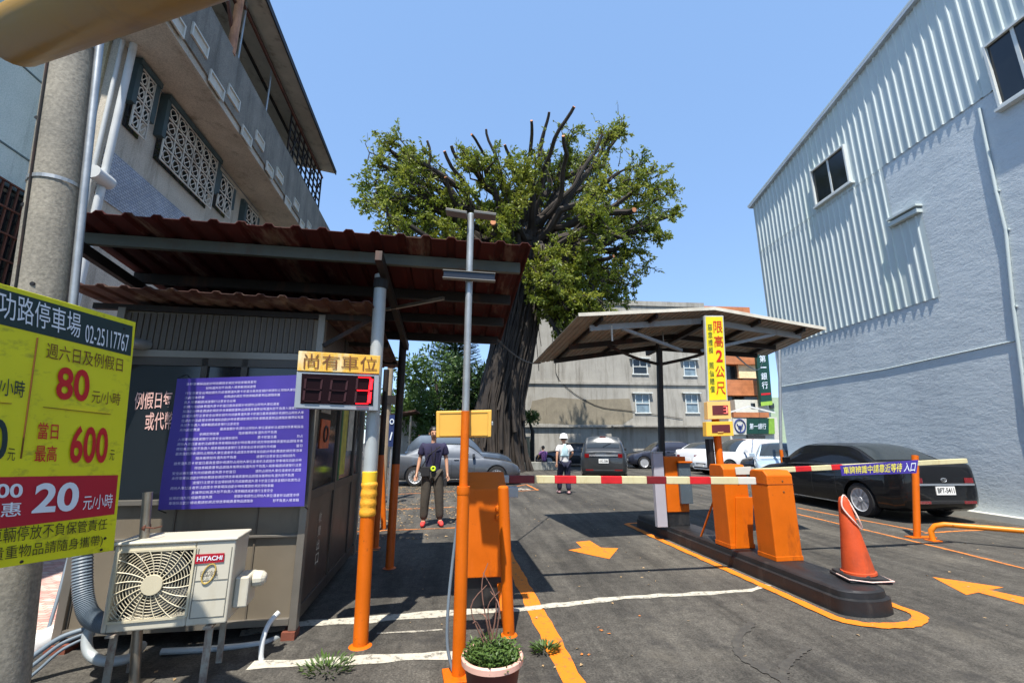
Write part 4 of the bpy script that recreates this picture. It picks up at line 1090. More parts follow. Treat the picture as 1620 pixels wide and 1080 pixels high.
b_ = gnd(607, 836); zt = at(604, 725, b_.y).z
mb = MB(); mb.tube([b_, (at(604, 725, b_.y).x, b_.y, zt)], .045, 14); mb.build('tube', ORANGE, t, smooth=True)
mb = MB(); mb.lathe([(.045, 0), (.04, .012), (.001, .018)], (at(604, 725, b_.y).x, b_.y, zt), 14); mb.build('cap', ORANGE, t, smooth=True)

def gate_cabinet(loc, w, d, h, label, name='barrier_gate'):
    t = thing(name, label, 'barrier gate', loc, ISL_R)
    c = .055
    mb = MB(); mb.prism([(-w / 2, -d / 2, 0.0), (-w / 2, -d / 2, h - c), (-w / 2, -d / 2 + c, h), (-w / 2, d / 2 - c * .6, h), (-w / 2, d / 2, h - c * .6), (-w / 2, d / 2, 0)], (w, 0, 0))
    b = mb.build('cabinet', ORANGE, t, bevel=.012, local=True, seg=3)
    mb = MB()
    z = h - .155
    for p, q in (((-w / 2 - .001, -d / 2 - .001), (w / 2 + .001, -d / 2 - .001)), ((-w / 2 - .001, -d / 2), (-w / 2 - .001, d / 2)), ((w / 2 + .001, -d / 2), (w / 2 + .001, d / 2))): mb.bar((*p, z), (*q, z), .005)
    mb.build('lid_seam', mat('seam_brown', lin(120, 54, 8), .7), b, local=True)
    lbox('base_skirt', -w / 2 - .004, w / 2 + .004, -d / 2 - .004, d / 2 + .004, .0, .05, ORANGE, t, .004)
    mb = MB(); mb.lathe([(.001, .006), (.010, .005), (.012, 0)], (.03, -d / 2, h - .12), 12, Matrix.Rotation(R(90), 3, 'X')); mb.lathe([(.001, .006), (.010, .005), (.012, 0)], (.03, -d / 2, h - .24), 12, Matrix.Rotation(R(90), 3, 'X')); mb.build('lock', BROWN_L, b, local=True)
    return t
ARM_C = mat('cream_arm_paint', lin(202, 192, 150), .5, var=.08, dirt=lin(180, 160, 110), dirt_amt=.25, dscale=8)
ARM_R = mat('red_reflective_tape', lin(196, 30, 34), .4, var=.15, scale=12); ARM_D = mat('dark_red_tape', lin(112, 18, 22), .45, var=.15, scale=12)
ix = Matrix.Rotation(ISL_R, 3, 'Z') @ Vector((1, 0, 0)); iy = Matrix.Rotation(ISL_R, 3, 'Z') @ Vector((0, 1, 0))
f2 = (gnd(1229, 888, .2) + gnd(1271, 886, .2)) / 2; c2 = f2 + iy * .15; c2.z = .2
g2 = gate_cabinet(c2, .335, .30, at(1240, 748, f2.y).z - .2 + .03, 'orange gate cabinet nearest the traffic cone, its striped arm closing the exit lane')
f1 = gnd(1165, 868, .2); c1 = f1 + ix * .10 + iy * .17; c1.z = .2
h1 = at(1165, 735, f1.y).z - .2
g1 = gate_cabinet(c1, .33, .32, h1, 'orange gate cabinet behind the first one, its arm crossing in front of the black sedan')
# arm pieces
def arm_on(t, p0, p1, w, h, pix, plane_y, end):
    """one long box per colour run, cut at the given sight lines"""
    pass
ya = c2.y - .06
NY = iy
def arm_pt(u, v, Pq): return hit(u, v, Pq, NY)
Pq = c2 - iy * .02
L0 = arm_pt(792, 757.5, Pq); L1 = arm_pt(1192, 760, Pq)
def arm_run(par, A, B, runs, w, h):
    """runs: (t0, t1, material)"""
    k = 0
    for t0, t1, m in runs:
        mb = MB(); mb.bar(A.lerp(B, t0), A.lerp(B, t1), w, h); mb.build('arm_tape' if m is not ARM_C else 'arm_beam', m, par, bevel=.006)
tt = lambda u, A, B, Pq, v: ((arm_pt(u, v, Pq) - A).dot(B - A)) / (B - A).length_squared
def runs_px(A, B, Pq, v, cuts):
    ts = [tt(u, A, B, Pq, v) for u, _ in cuts]
    return [(ts[i], ts[i + 1], cuts[i][1]) for i in range(len(cuts) - 1)]
lr = runs_px(L0, L1, Pq, 759, [(792, GALV), (805, ARM_D), (845, ARM_C), (877, ARM_R), (911, ARM_C), (950, ARM_R), (983, ARM_C), (1022, ARM_D), (1053, ARM_C), (1090, ARM_R), (1123, ARM_C), (1166, WHITEP), (1194, None)])
arm_run(g2, L0, L1, lr, .05, .082)
Pr = c1 - iy * .02
R0 = arm_pt(1192, 745, Pr); R1 = arm_pt(1529, 728.5, Pr)
rr_ = runs_px(R0, R1, Pr, 737, [(1192, ARM_C), (1256, ARM_R), (1281, ARM_C), (1313, ARM_R), (1331, ARM_C), (1530, None)])
arm_run(g1, R0, R1, rr_, .05, .068)
# banner strip wrapped on that arm
pu = [arm_pt(1332, 752, Pr - iy * .03), arm_pt(1450, 748, Pr - iy * .03), arm_pt(1453, 727, Pr - iy * .03), arm_pt(1329, 736, Pr - iy * .03)]
t = thing('arm_banner', 'small purple banner with yellow writing wrapped on the arm in front of the black sedan', 'banner', (pu[0] + pu[1]) / 2)
mb = MB(); mb.prism([p + iy * .001 for p in pu], iy * .006); ab_ = mb.build('banner_sheet', MATS['purple_vinyl'], t)
mb = MB(); pq = lambda a, b: [bil(pu, a, .14), bil(pu, b, .14), bil(pu, b, .86), bil(pu, a, .86)]
lay(mb, '車牌辨識中請靠近等待', pq(.03, .79), .02); mb.build('yellow_lettering', mat('yellow_print', lin(226, 216, 90), .5), ab_)
mb = MB(); lay(mb, '入口', pq(.82, .97), .02); mb.build('white_lettering', WHITE_L, ab_)
# details of the second cabinet: white plate, recess panel, brace
mb = MB(); o_ = c1 - iy * .165
P1_ = c1 - iy * .163; H1 = lambda u, v: hit(u, v, P1_, NY)
mb.prism([H1(1164, 750.5), H1(1187, 750), H1(1187, 737.5), H1(1162, 739)], -iy * .012); mb.build('white_plate', WHITEP, g1, bevel=.003)
mb = MB(); mb.prism([H1(1163, 867), H1(1190, 866), H1(1190, 786), H1(1163, 786)], -iy * .02); mb.build('door_panel', ORANGE, g1, bevel=.004)
t = thing('brace_rod', 'thin orange brace rod slanting from the black island up to the sign post', 'rod', gnd(1109, 848, .2))
mb = MB(); a = gnd(1109, 848, .2); b = at(1136, 772, c1.y + .2); mb.tube([a, b], .014, 8); mb.tube([b, b + Vector((.02, .0, .0))], .018, 8); mb.build('rod', ORANGE, t, smooth=True)
# far ticket machine and grey panel on the island end
fm = (gnd(1060, 833, .2) + gnd(1090, 831, .2)) / 2; hm = at(1072, 722, fm.y).z - .2
t = thing('ticket_machine', 'orange ticket machine with a grey screen on a black base, beside the dark canopy post', 'ticket machine', fm + Vector((0, .15, 0)), ISL_R)
wm = (gnd(1090, 831, .2) - gnd(1058, 833, .2)).length
lbox('plinth', -wm / 2 + .02, wm / 2, -.13, .15, 0, .21, BLACKP, t)
lbox('machine_body', -wm / 2, wm / 2, -.15, .17, .21, hm, ORANGE, t, .01)
lbox('screen', wm * .06, wm / 2 + .04, -.21, -.151, .34, hm - .10, mat('grey_screen_panel', lin(84, 96, 104), .25, .2, var=.1), t, .006)
lbox('visor', wm * .02, wm / 2 + .06, -.25, -.151, hm - .095, hm - .07, ORANGE, t, .003)
sp_ = gnd(1047, 833, .2); hp = at(1045, 716, sp_.y).z - .2
t = thing('grey_sensor_panel', 'plain pale grey upright panel standing at the rounded island end', 'panel', sp_, ISL_R)
lbox('panel_body', -.085, .085, -.04, .05, 0, hp, mat('lavender_grey_enamel', lin(166, 164, 172), .5, var=.05), t, .006); lbox('panel_cap', -.09, .09, -.045, .055, hp + .001, hp + .02, GALV, t, .003)

# ------------------------------------------------------------------ small gate canopy
cnx = thing('gate_canopy', 'low gabled sheet metal canopy on one dark post over the gate island', 'canopy', gnd(1050, 826, .2))
NL, NR_, NRt = at(915, 498, 6.0), at(1130, 488, 6.15), at(1306, 520, 6.3)
FL, FRt = at(842, 575, 8.45), at(1212, 562, 8.7)
FR_ = (FL + FRt) / 2; FR_.z += .24; FR_.x = NR_.x - .12
CSH = mat('pale_worn_sheet', lin(150, 142, 128), .6, .1, var=.15, dirt=lin(96, 78, 62), dirt_amt=.3, dscale=2)
mb = MB(); corr(mb, NL, NR_, FR_, FL, .09, .012); mb2 = MB(); corr(mb, NR_, NRt, FRt, FR_, .09, .012)
o = mb.build('roof_sheet', CSH, cnx, fix=False); so = o.modifiers.new('thick', 'SOLIDIFY'); so.thickness = .008
mb = MB(); mb.bar(NL + Vector((0, -.006, 0)), NR_ + Vector((0, -.006, 0)), .015, .05); mb.bar(NR_ + Vector((0, -.006, .0)), NRt + Vector((0, -.006, 0)), .015, .05); mb.build('eave_trim', mat('cream_trim', lin(206, 200, 184), .5), o)
def cq(tx, ty, dz):      # tx -1..1 across, ty 0..1 along
    a = NR_.lerp(FR_, ty); b = (NL.lerp(FL, ty) if tx < 0 else NRt.lerp(FRt, ty)); p = a.lerp(b, abs(tx)); p.z += dz; return p
LTST = mat('light_grey_channel', lin(150, 156, 160), .5, .2, var=.1, dirt=lin(110, 96, 84), dirt_amt=.25)
for ty, m in ((.14, LTST), (.52, DARKSTEEL), (.86, DARKSTEEL)):
    for s in (-1, 1):
        mb = MB(); mb.bar(cq(.0 * s, ty, -.09), cq(.86 * s, ty, -.09), .05, .09); mb.build('rafter', m, cnx, bevel=.003)
for tx in (-.82, -.42, .42, .82):
    mb = MB(); mb.bar(cq(tx, .03, -.045), cq(tx, .97, -.045), .04, .06); mb.build('purlin', DARKSTEEL, cnx)
pb_ = gnd(1050, 826, .2); pt_ = Vector((at(1044, 560, pb_.y).x, pb_.y, cq(0, .6, -.14).z))
mb = MB(); mb.bar(pb_, pt_, .085, .085); mb.build('post', DARKSTEEL, cnx, bevel=.004)
pj = pb_.lerp(pt_, .86)
for a, m in ((cq(-.55, .52, -.13), DARKSTEEL), (cq(.45, .52, -.13), DARKSTEEL)):
    mb = MB(); mb.tube(curve_pts([pj, pj.lerp(a, .5) + Vector((0, 0, -.04)), a], 6), .028, 8); mb.build('arm_brace', m, cnx, smooth=True)
for p, q in (((-.62, .14), (-.08, .30)), ((.62, .14), (.08, .30))):
    mb = MB(); a = cq(*p, -.13); b = cq(*q, -.46); mb.bar(a, b, .045, .045); mb.build('diagonal_strut', LTST, cnx)
mb = MB(); mb.bar(cq(0, .10, -.14), cq(0, .97, -.14), .07, .09); mb.build('ridge_beam', DARKSTEEL, cnx)
mb = MB(); mb.box(cq(-.22, .3, -.34), (.12, .08, .09), R(15)); mb.tube([cq(-.22, .3, -.30), cq(-.22, .3, -.1)], .012, 6); mb.build('flood_lamp', STAIN, cnx, bevel=.004)
mb = MB(); mb.tube([cq(-.72, .1, -.10), cq(-.72, .1, -.34)], .014, 6); mb.build('hanging_tube', WHITEP, cnx)

# ------------------------------------------------------------------ height limit sign on its orange post
ys = NR_.y - .13
zs_lo = lambda v: at(1140, v, ys).z
t = thing('height_limit_sign', 'tall narrow yellow height limit sign over two small counter boxes on an orange post', 'sign', (at(1137, 700, ys + .1).x, ys + .1, .2))
px_ = at(1138, 720, ys + .1)
mb = MB(); mb.tube([(px_.x, ys + .1, .2), (px_.x - .01, ys + .1, zs_lo(520))], .052, 16); mb.build('post', ORANGE, t, smooth=True)
mb = MB(); mb.tube([(px_.x - .12, ys + .12, zs_lo(742)), (px_.x - .12, ys + .12, zs_lo(694))], .055, 12); mb.build('black_sensor', BLACKP, t)
def plate(name, q, y, d, m, bev=.004):
    mb = MB(); pts = [at(u, v, y) for u, v in q]; mb.prism(pts, (0, d, 0)); return mb.build(name, m, t, bevel=bev), pts
bd, q = plate('board', [(1120, 635), (1151.5, 634), (1144.5, 499), (1114.5, 499)], ys, .05, mat('pale_grey_frame', lin(176, 178, 170), .5))
bd2, q = plate('yellow_face', [(1122, 633), (1149.5, 632), (1143, 501), (1116.5, 501)], ys - .004, .0035, mat('bright_yellow_face', lin(228, 208, 20), .5, var=.04), 0)
sub = lambda a, b, c, d: [bil(q, a, c) + Vector((0, -.002, 0)), bil(q, b, c) + Vector((0, -.002, 0)), bil(q, b, d) + Vector((0, -.002, 0)), bil(q, a, d) + Vector((0, -.002, 0))]
BRED = mat('bright_red_lettering', lin(202, 22, 18), .5); GRNL = mat('green_lettering', lin(30, 70, 40), .5)
for ch, d1_, d0_ in zip('限高2公尺', (.945, .765, .59, .40, .21), (.80, .625, .445, .265, .06)): word(bd2, 'red_lettering', ch, sub(.42 if ch != '2' else .5, .95 if ch != '2' else .88, d0_, d1_), BRED, .035)
for k, ch in enumerate('惡意撞損 照價賠償'):
    if ch != ' ': s1 = .905 - k * .0925; word(bd2, 'green_lettering', ch, sub(.08, .34, s1 - .075, s1), GRNL, .03)
CBOX = mat('cream_counter_box', lin(240, 190, 112), .5, var=.05); SCR = mat('maroon_screen', lin(96, 38, 40), .2, var=.15)
cb1, q1 = plate('counter_box', [(1120, 663), (1157, 662), (1155, 634.5), (1119, 635.5)], ys - .03, .10, CBOX)
cb2, q2 = plate('counter_box', [(1118, 690), (1161, 689), (1159, 666), (1117, 667)], ys - .03, .10, mat('yellow_counter_box', lin(244, 186, 62), .5, var=.05))
for par, qq, lit in ((cb1, q1, True), (cb2, q2, False)):
    r4 = [bil(qq, a, b) + Vector((0, -.002, 0)) for a, b in ((.2, .24), (.88, .24), (.88, .78), (.2, .78))]
    mb = MB(); mb.prism(r4, (0, -.003, 0)); mb.build('screen', SCR, par)
    if lit:
        mb = MB(); seg7(mb, [bil(r4, a, b) + Vector((0, -.006, 0)) for a, b in ((.68, .12), (.92, .12), (.92, .88), (.68, .88))], 'abcdg', .012); mb.build('lit_digit', emit('pale_red_led', (1.0, .16, .12), 1.0), par)
    else:
        mb = MB(); mb.bar(bil(r4, .3, .06) + Vector((0, -.006, 0)), bil(r4, .6, .06) + Vector((0, -.006, 0)), .008); mb.build('lit_segment', MATS['cream_counter_box'], par)

# ------------------------------------------------------------------ traffic cone, right-hand posts and rail
cn = gnd(1369, 918, .2); cn = cn + Vector((0, .06, 0))
t = thing('traffic_cone', 'worn orange traffic cone with a rope at its tip, on the black island', 'traffic cone', cn, R(-14))
CONE = mat('worn_orange_rubber', lin(190, 70, 22), .7, var=.15, scale=6, dirt=lin(128, 56, 30), dirt_amt=.5, dscale=6, bmp=.25, chips=lin(96, 48, 30))
hc = at(1345, 785, cn.y).z - .2
mb = MB(); mb.bx(-.185, .185, -.185, .185, 0, .03); mb.bx(-.17, .17, -.17, .17, .0301, .052); mb.build('base', RUBBER, t, bevel=.012, local=True)
mb = MB(); mb.lathe([(.17, .053), (.165, .06), (.155, .066)], (0, 0, 0), 4); mb.build('base_collar', RUBBER, t, local=True)
mb = MB(); mb.lathe([(.15, .055), (.148, .075), (.135, .08), (.132, .10), (.115, .22), (.085, .42), (.05, hc - .05), (.036, hc - .008), (.026, hc), (.001, hc - .004)], (0, 0, 0), 28, Matrix.Rotation(R(-3), 3, 'Y')); mb.build('cone_body', CONE, t, smooth=True, local=True)
ROPE = mat('pale_pink_rope', lin(222, 190, 178), .8, var=.15, bmp=.3)
mb = MB(); mb.tube([(-.192, .03, .034), (-.19, -.185, .036), (0, -.196, .022), (.19, -.19, .036), (.193, .08, .03)], .006, 6)
xo = -.05 * hc
mb.tube(curve_pts([(xo - .03, -.035, hc - .01), (xo, -.02, hc + .015), (xo + .035, -.03, hc - .05), (xo + .07, -.08, hc - .2), (xo + .1, -.05, hc - .3), (xo + .02, -.085, hc - .22), (xo - .045, -.05, hc - .1), (xo - .03, -.035, hc - .01)], 5), .007, 6)
mb.build('rope', ROPE, t, smooth=True, local=True)
pr_ = gnd(1451, 850); zt = at(1447, 720, pr_.y).z
t = thing('arm_rest_post', 'orange tube post standing before the black sedan boot, holding up the banner arm', 'post', pr_)
mb = MB(); mb.tube([pr_, (at(1447.5, 720, pr_.y).x, pr_.y, zt)], .048, 16); mb.build('tube', ORANGE, t, smooth=True)
mb = MB(); mb.box(pr_ + Vector((.06, 0, .008)), (.42, .14, .016), R(-4)); mb.build('base_plate', ORANGE, t, bevel=.003)
ra = gnd(1476, 855)
t = thing('hoop_rail', 'low bent orange pipe rail running towards the camera beside the hall wall', 'rail', ra)
rz = at(1500, 833, ra.y).z; dr = Vector((.05, -1, 0)).normalized()
e_r = gnd(1476, 855) + Vector((.1, -2.9, 0))
p1, p2 = at(1512, 829, ra.y - .12), at(1625, 856, 6.06)
zr = p1.z
dh = Vector((p2.x - ra.x, p2.y - ra.y, 0)).normalized()
pts = [ra, ra + Vector((0, 0, zr * .6)), ra + dh * .06 + Vector((0, 0, zr * .88)), ra + dh * .17 + Vector((0, 0, zr)), ra + dh * .35 + Vector((0, 0, zr)), ra + dh * 2.6 + Vector((0, 0, zr)), ra + dh * 2.75 + Vector((0, 0, zr * .85)), ra + dh * 2.8 + Vector((0, 0, 0))]
mb = MB(); mb.tube(pts, .038, 14); mb.build('pipe', mat('aged_orange_paint', lin(232, 130, 14), .42, var=.12, dirt=lin(150, 110, 30), dirt_amt=.2), t, smooth=True)
mb = MB(); mb.box(ra + Vector((0, 0, .006)), (.16, .16, .012)); mb.box(ra + dh * 2.8 + Vector((0, 0, .006)), (.16, .16, .012)); mb.build('base_plate', ORANGE, t)
# thin post at the far corner of the hall
ps = gnd(1236, 752) ; ps = Vector((at(1236, 716, 13.2).x, 13.2, 0))
t = thing('corner_post', 'thin grey post with an orange foot at the far corner of the white hall', 'post', ps)
mb = MB(); mb.tube([ps + Vector((0, 0, 1.25)), Vector((at(1233, 552, 13.2).x, 13.2, at(1233, 552, 13.2).z))], .045, 10); mb.build('upper_tube', GALV, t, smooth=True); mb = MB(); mb.tube([ps, ps + Vector((0, 0, 1.25))], .05, 10); mb.build('painted_foot', ORANGE, t, smooth=True)

# ------------------------------------------------------------------ potted plant and weeds
def leaf_mat(name, a, b, sc=3.0, tr=.25):
    m, nt, bs = _nt(name)
    tc = nt.nodes.new('ShaderNodeTexCoord').outputs['Object']
    c = ramp(nt, noise_node(nt, tc, sc, 4), [(.3, a), (.7, b)])
    oi = nt.nodes.new('ShaderNodeNewGeometry')
    c = mixc(nt, .5, c, ramp(nt, oi.outputs['Random Per Island'], [(0.0, .30), (1.0, .72)]), 'OVERLAY')
    nt.links.new(c, bs.inputs['Base Color']); bs.inputs['Roughness'].default_value = .45; bs.inputs['Specular IOR Level'].default_value = .4
    tb = nt.nodes.new('ShaderNodeBsdfTranslucent'); nt.links.new(c, tb.inputs[0])
    mx = nt.nodes.new('ShaderNodeMixShader'); mx.inputs[0].default_value = tr
    out = nt.nodes['Material Output']; nt.links.new(bs.outputs[0], mx.inputs[1]); nt.links.new(tb.outputs[0], mx.inputs[2]); nt.links.new(mx.outputs[0], out.inputs[0])
    return m
def leaf(mb, p, d, up, L, W):
    d = d.normalized(); s = d.cross(up)
    if s.length < 1e-4: s = Vector((1, 0, 0))
    s.normalize(); n = s.cross(d)
    a, b, c, e = p, p + d * L * .5 + s * W * .5 + n * L * .05, p + d * L - n * L * .06, p + d * L * .5 - s * W * .5 + n * L * .05
    mb.add([a, b, c, e], [(0, 1, 2, 3)])
def rv(): 
    while True:
        v = Vector((rnd.uniform(-1, 1), rnd.uniform(-1, 1), rnd.uniform(-1, 1)))
        if .01 < v.length < 1: return v.normalized()
HERB = leaf_mat('herb_leaves', lin(62, 88, 34), lin(92, 114, 56), 20)
yp_ = 2.98; zr_ = at(779, 1033, yp_).z; pc = Vector((at(779, 1033, yp_).x, yp_, 0)); rr0 = (at(828, 1033, yp_).x - at(731, 1033, yp_).x) / 2
t = thing('flower_pot', 'brown flower pot with a pale pink rim, full of green herbs and dry twigs', 'potted plant', pc)
mb = MB(); mb.lathe([(rr0 * .66, 0), (rr0 * .70, .01), (rr0 * .92, zr_ - .03), (rr0 * .86, zr_ - .035)], pc, 36); mb.build('pot', mat('brown_plastic_pot', lin(96, 44, 38), .45, var=.1), t, smooth=True)
mb = MB(); mb.lathe([(rr0 * .93, zr_ - .045), (rr0, zr_ - .04), (rr0 * 1.01, zr_ - .01), (rr0 * .97, zr_), (rr0 * .90, zr_ - .005), (rr0 * .87, zr_ - .06)], pc, 36); mb.build('rim', mat('pale_pink_plastic', lin(226, 178, 160), .45, var=.08), t, smooth=True)
mb = MB(); mb.lathe([(rr0 * .86, zr_ - .05), (rr0 * .5, zr_ - .03), (.001, zr_ - .025)], pc, 24); mb.build('soil', mat('dark_soil', lin(52, 42, 32), .95, var=.4, scale=30, bmp=.6), t)
mb = MB()
for k in range(420):
    a = rnd.uniform(0, 2 * PI); r = rr0 * .86 * math.sqrt(rnd.random()); p0 = pc + Vector((r * math.cos(a), r * math.sin(a), zr_ - .04))
    hgt = rnd.uniform(.03, .10) * (1.25 - r / rr0 * .5)
    for j in range(4):
        d = rv(); d.z = abs(d.z) * .6; p = p0 + Vector((rnd.gauss(0, .012), rnd.gauss(0, .012), hgt * (j + 1) / 4)); leaf(mb, p, d, Vector((0, 0, 1)), rnd.uniform(.022, .04), rnd.uniform(.012, .018))
mb.build('foliage', HERB, t, fix=False)
mb = MB()
TW = [((765, 1015), (745, 960), (770, 925)), ((775, 1010), (762, 930), (772, 890)), ((778, 1012), (785, 950), (764, 905)), ((783, 1015), (790, 960), (776, 935)), ((770, 1015), (755, 985), (748, 985)), ((780, 1010), (772, 960), (790, 935)), ((776, 1010), (768, 975), (757, 970))]
for k, (a, b, c) in enumerate(TW):
    P_ = [at(*a, yp_ + .02 * (k % 3)), at(*b, yp_ + .03 * (k % 3 - 1)), at(*c, yp_ + .05 * (k % 4 - 1))]; mb.tube(curve_pts(P_, 4), [.005 * (1 - .07 * i) for i in range(9)], 5)
mb.build('dry_twigs', mat('dry_twig', lin(128, 92, 78), .8, var=.2), t)
WEED = [((516, 1060), .17, 'tuft of weeds growing by the white line near the booth corner'), ((862, 1030), .09, 'tiny weed tuft beside the wide orange lane line')]
for (u, v), s, lab in WEED:
    p = gnd(u, v); mb = MB()
    for k in range(150):
        a = rnd.uniform(0, 2 * PI); r = s * math.sqrt(rnd.random()); d = Vector((math.cos(a), math.sin(a), rnd.uniform(.3, 1.4)))
        leaf(mb, p + Vector((r * math.cos(a), r * .7 * math.sin(a), rnd.uniform(0, .04))), d, Vector((0, 0, 1)), rnd.uniform(.03, .07), .014)
    tag(mb.build('weed_tuft', HERB, None, fix=False), lab, 'weed')
# ------------------------------------------------------------------ parked cars
TYRE = mat('tyre_rubber', (.014, .014, .015), .8, var=.2)
RIM = mat('alloy_rim', lin(196, 198, 200), .4, .3, var=.05)
CHROME = mat('chrome_strip', lin(214, 216, 218), .15, .9, var=.03)
CARGL = mat('car_glass', (.030, .036, .038), .05, var=.1, scale=1, spec=.9)
BLTRIM = mat('black_car_trim', (.014, .014, .015), .5, var=.1)
TAILR = mat('red_tail_lamp', lin(112, 4, 8), .15, var=.1, coat=1)
HEADL = mat('clear_head_lamp', lin(196, 204, 210), .12, .4, var=.15, scale=20, coat=1)
PLATE = mat('white_number_plate', lin(226, 226, 222), .45, var=.03)
def paint(name, col, metal=.35): return mat(name, col, .5, metal, var=.04, coat=.6 if max(col) < .02 else 1.0, spec=.2)
SED = dict(st=[(0, .66, .36, .60), (.006, .74, .33, .69), (.022, .84, .26, .735), (.06, .93, .20, .74), (.18, .995, .17, .72), (.35, 1, .17, .675), (.62, 1, .17, .655), (.72, 1, .17, .65), (.85, .985, .18, .60), (.94, .92, .20, .525), (.98, .82, .22, .455), (1, .70, .27, .38)],
           g=(.125, .30, .55, .72), wins=((.19, .315), (.335, .47), (.485, .655)))
VAN = dict(st=[(0, .80, .34, .62), (.008, .88, .28, .645), (.03, .95, .20, .65), (.10, 1, .16, .645), (.35, 1, .16, .62), (.70, 1, .16, .59), (.82, .99, .17, .55), (.92, .93, .18, .49), (.98, .82, .2, .42), (1, .7, .24, .34)],
           g=(.012, .075, .60, .80), wins=((.06, .25), (.27, .47), (.49, .70)))
SUV = dict(st=[(0, .78, .34, .52), (.008, .86, .30, .60), (.03, .94, .22, .63), (.10, 1, .18, .63), (.35, 1, .18, .61), (.66, 1, .18, .60), (.76, 1, .18, .585), (.88, .97, .19, .55), (.95, .90, .2, .49), (.985, .80, .22, .42), (1, .7, .26, .34)],
           g=(.02, .13, .52, .715), wins=((.10, .25), (.27, .44), (.455, .64)))
def car(name, label, loc, rotz, spec, L, W, H, pm, spokes=10, wr=.33, plate=None, group='parked cars', chrome=False):
    t = thing(name, label, 'car', loc, rotz, group)
    st = spec['st']
    def S(k, f):
        f = min(max(f, 0), 1)
        for i in range(len(st) - 1):
            a, b = st[i], st[i + 1]
            if f <= b[0] or i == len(st) - 2:
                q = (f - a[0]) / (b[0] - a[0]); return a[k] + (b[k] - a[k]) * q
    def sec(f):
        w = S(1, f) * W / 2; zb = S(2, f); zd = S(3, f) * H
        return [(0, zb), (.78 * w, zb), (.93 * w, zb + .05), (.985 * w, zb + .16), (w, zb + .32 * (zd - zb) + .05), (.995 * w, zb + .62 * (zd - zb)), (.965 * w, zd - .09), (.92 * w, zd - .025), (.84 * w, zd), (.45 * w, zd + .018), (0, zd + .024)]
    fs_ = sorted(set([s[0] for s in st] + [k / 36 for k in range(37)]))
    mb = MB(); n = 20; vs = []; fs = []
    for f in fs_:
        h = sec(f); ring = h + [(-x, z) for x, z in h[-2:0:-1]]
        for x, z in ring: vs.append(Vector((x, (f - .5) * L, z)))
    for i in range(len(fs_) - 1):
        for j in range(n): fs.append((i * n + j, i * n + (j + 1) % n, (i + 1) * n + (j + 1) % n, (i + 1) * n + j))
    fs.append(tuple(range(n))); fs.append(tuple(range((len(fs_) - 1) * n, len(fs_) * n)))
    mb.add(vs, fs)
    body = mb.build('body', pm, t, smooth=False, local=True)
    wy = (.205 * L - L / 2, .815 * L - L / 2)
    cut = MB()
    for y in wy:
        for s in (-1, 1): cut.tube([(s * (W / 2 - .24), y, wr), (s * (W / 2 + .2), y, wr)], wr + .055, 28)
    co = cut.build('cut', pm, t, local=True)
    bm_ = body.modifiers.new('b', 'BOOLEAN'); bm_.object = co; bm_.operation = 'DIFFERENCE'; bm_.solver = 'EXACT'
    bpy.context.view_layer.update()
    me = bpy.data.meshes.new_from_object(body.evaluated_get(bpy.context.evaluated_depsgraph_get()))
    body.modifiers.clear(); body.data = me; bpy.data.objects.remove(co)
    for p in me.polygons: p.use_smooth = True
    e = body.modifiers.new('split', 'EDGE_SPLIT'); e.split_angle = R(34)
    # greenhouse
    g0, g1, g2, g3 = spec['g']
    def gk(f):
        if f < g1: q = (f - g0) / (g1 - g0); return math.sin(min(1, max(0, q)) * PI / 2) ** .9 if spec is SED else min(1, max(0, q)) ** .6
        if f > g2: q = (g3 - f) / (g3 - g2); return math.sin(min(1, max(0, q)) * PI / 2) ** .9
        return 1.0
    def gsec(f):
        wb = S(1, f) * W / 2 * .925; zb = S(3, f) * H - .03; k = gk(f)
        mid = (g1 + g2) / 2; crown = .035 * (1 - ((f - mid) / (g2 - g1) * 1.4) ** 2)
        zt = zb + .03 + (H - zb - .03 - .035 + max(-.03, crown)) * k; wt = wb * (.95 - .20 * k); return wb, zb, zt, wt
    def gpt(f, u, v=None):
        """u: -1..1 across the top; with v: 0..1 up the side u = +-1"""
        wb, zb, zt, wt = gsec(f); y = (f - .5) * L; dr = .055 * gk(f)
        if v is None: return Vector((u * wt, y, zt - dr * abs(u) ** 2.4))
        a = Vector((u * wb, y, zb)); b = Vector((u * wt, y, zt - dr)); p = a.lerp(b, v); p.x += u * .035 * math.sin(v * PI) * gk(f); return p
    gf = [g0 + (g3 - g0) * k / 48 for k in range(49)]
    mb = MB(); vs = []; fs = []; vv = (0, .25, .5, .75); uu = (1, .85, .6, .3, 0, -.3, -.6, -.85, -1)
    m_ = len(vv) * 2 + len(uu)
    for f in gf:
        vs += [gpt(f, 1, v) for v in vv] + [gpt(f, u) for u in uu] + [gpt(f, -1, v) for v in vv[::-1]]
    for i in range(len(gf) - 1):
        for j in range(m_ - 1): fs.append((i * m_ + j, i * m_ + j + 1, (i + 1) * m_ + j + 1, (i + 1) * m_ + j))
    mb.add(vs, fs); mb.build('roof', pm, t, smooth=True, local=True)
    def patch(fn, a0, a1, b0, b1, na, nb, off, name, m, flip):
        mb = MB(); vs = []
        for i in range(na + 1):
            for j in range(nb + 1):
                a = a0 + (a1 - a0) * i / na; b = b0 + (b1 - b0) * j / nb; e_ = 1e-3
                p = fn(a, b); n_ = (fn(a + e_, b) - fn(a - e_, b)).cross(fn(a, b + e_ * 4) - fn(a, b - e_ * 4)).normalized() * flip
                vs.append(p + n_ * off)
        mb.add(vs, [(i * (nb + 1) + j, i * (nb + 1) + j + 1, (i + 1) * (nb + 1) + j + 1, (i + 1) * (nb + 1) + j) for i in range(na) for j in range(nb)])
        return mb.build(name, m, t, smooth=True, local=True, fix=False)
    top = lambda f, u: gpt(f, u)
    d3 = g3 - g2; d1 = g1 - g0
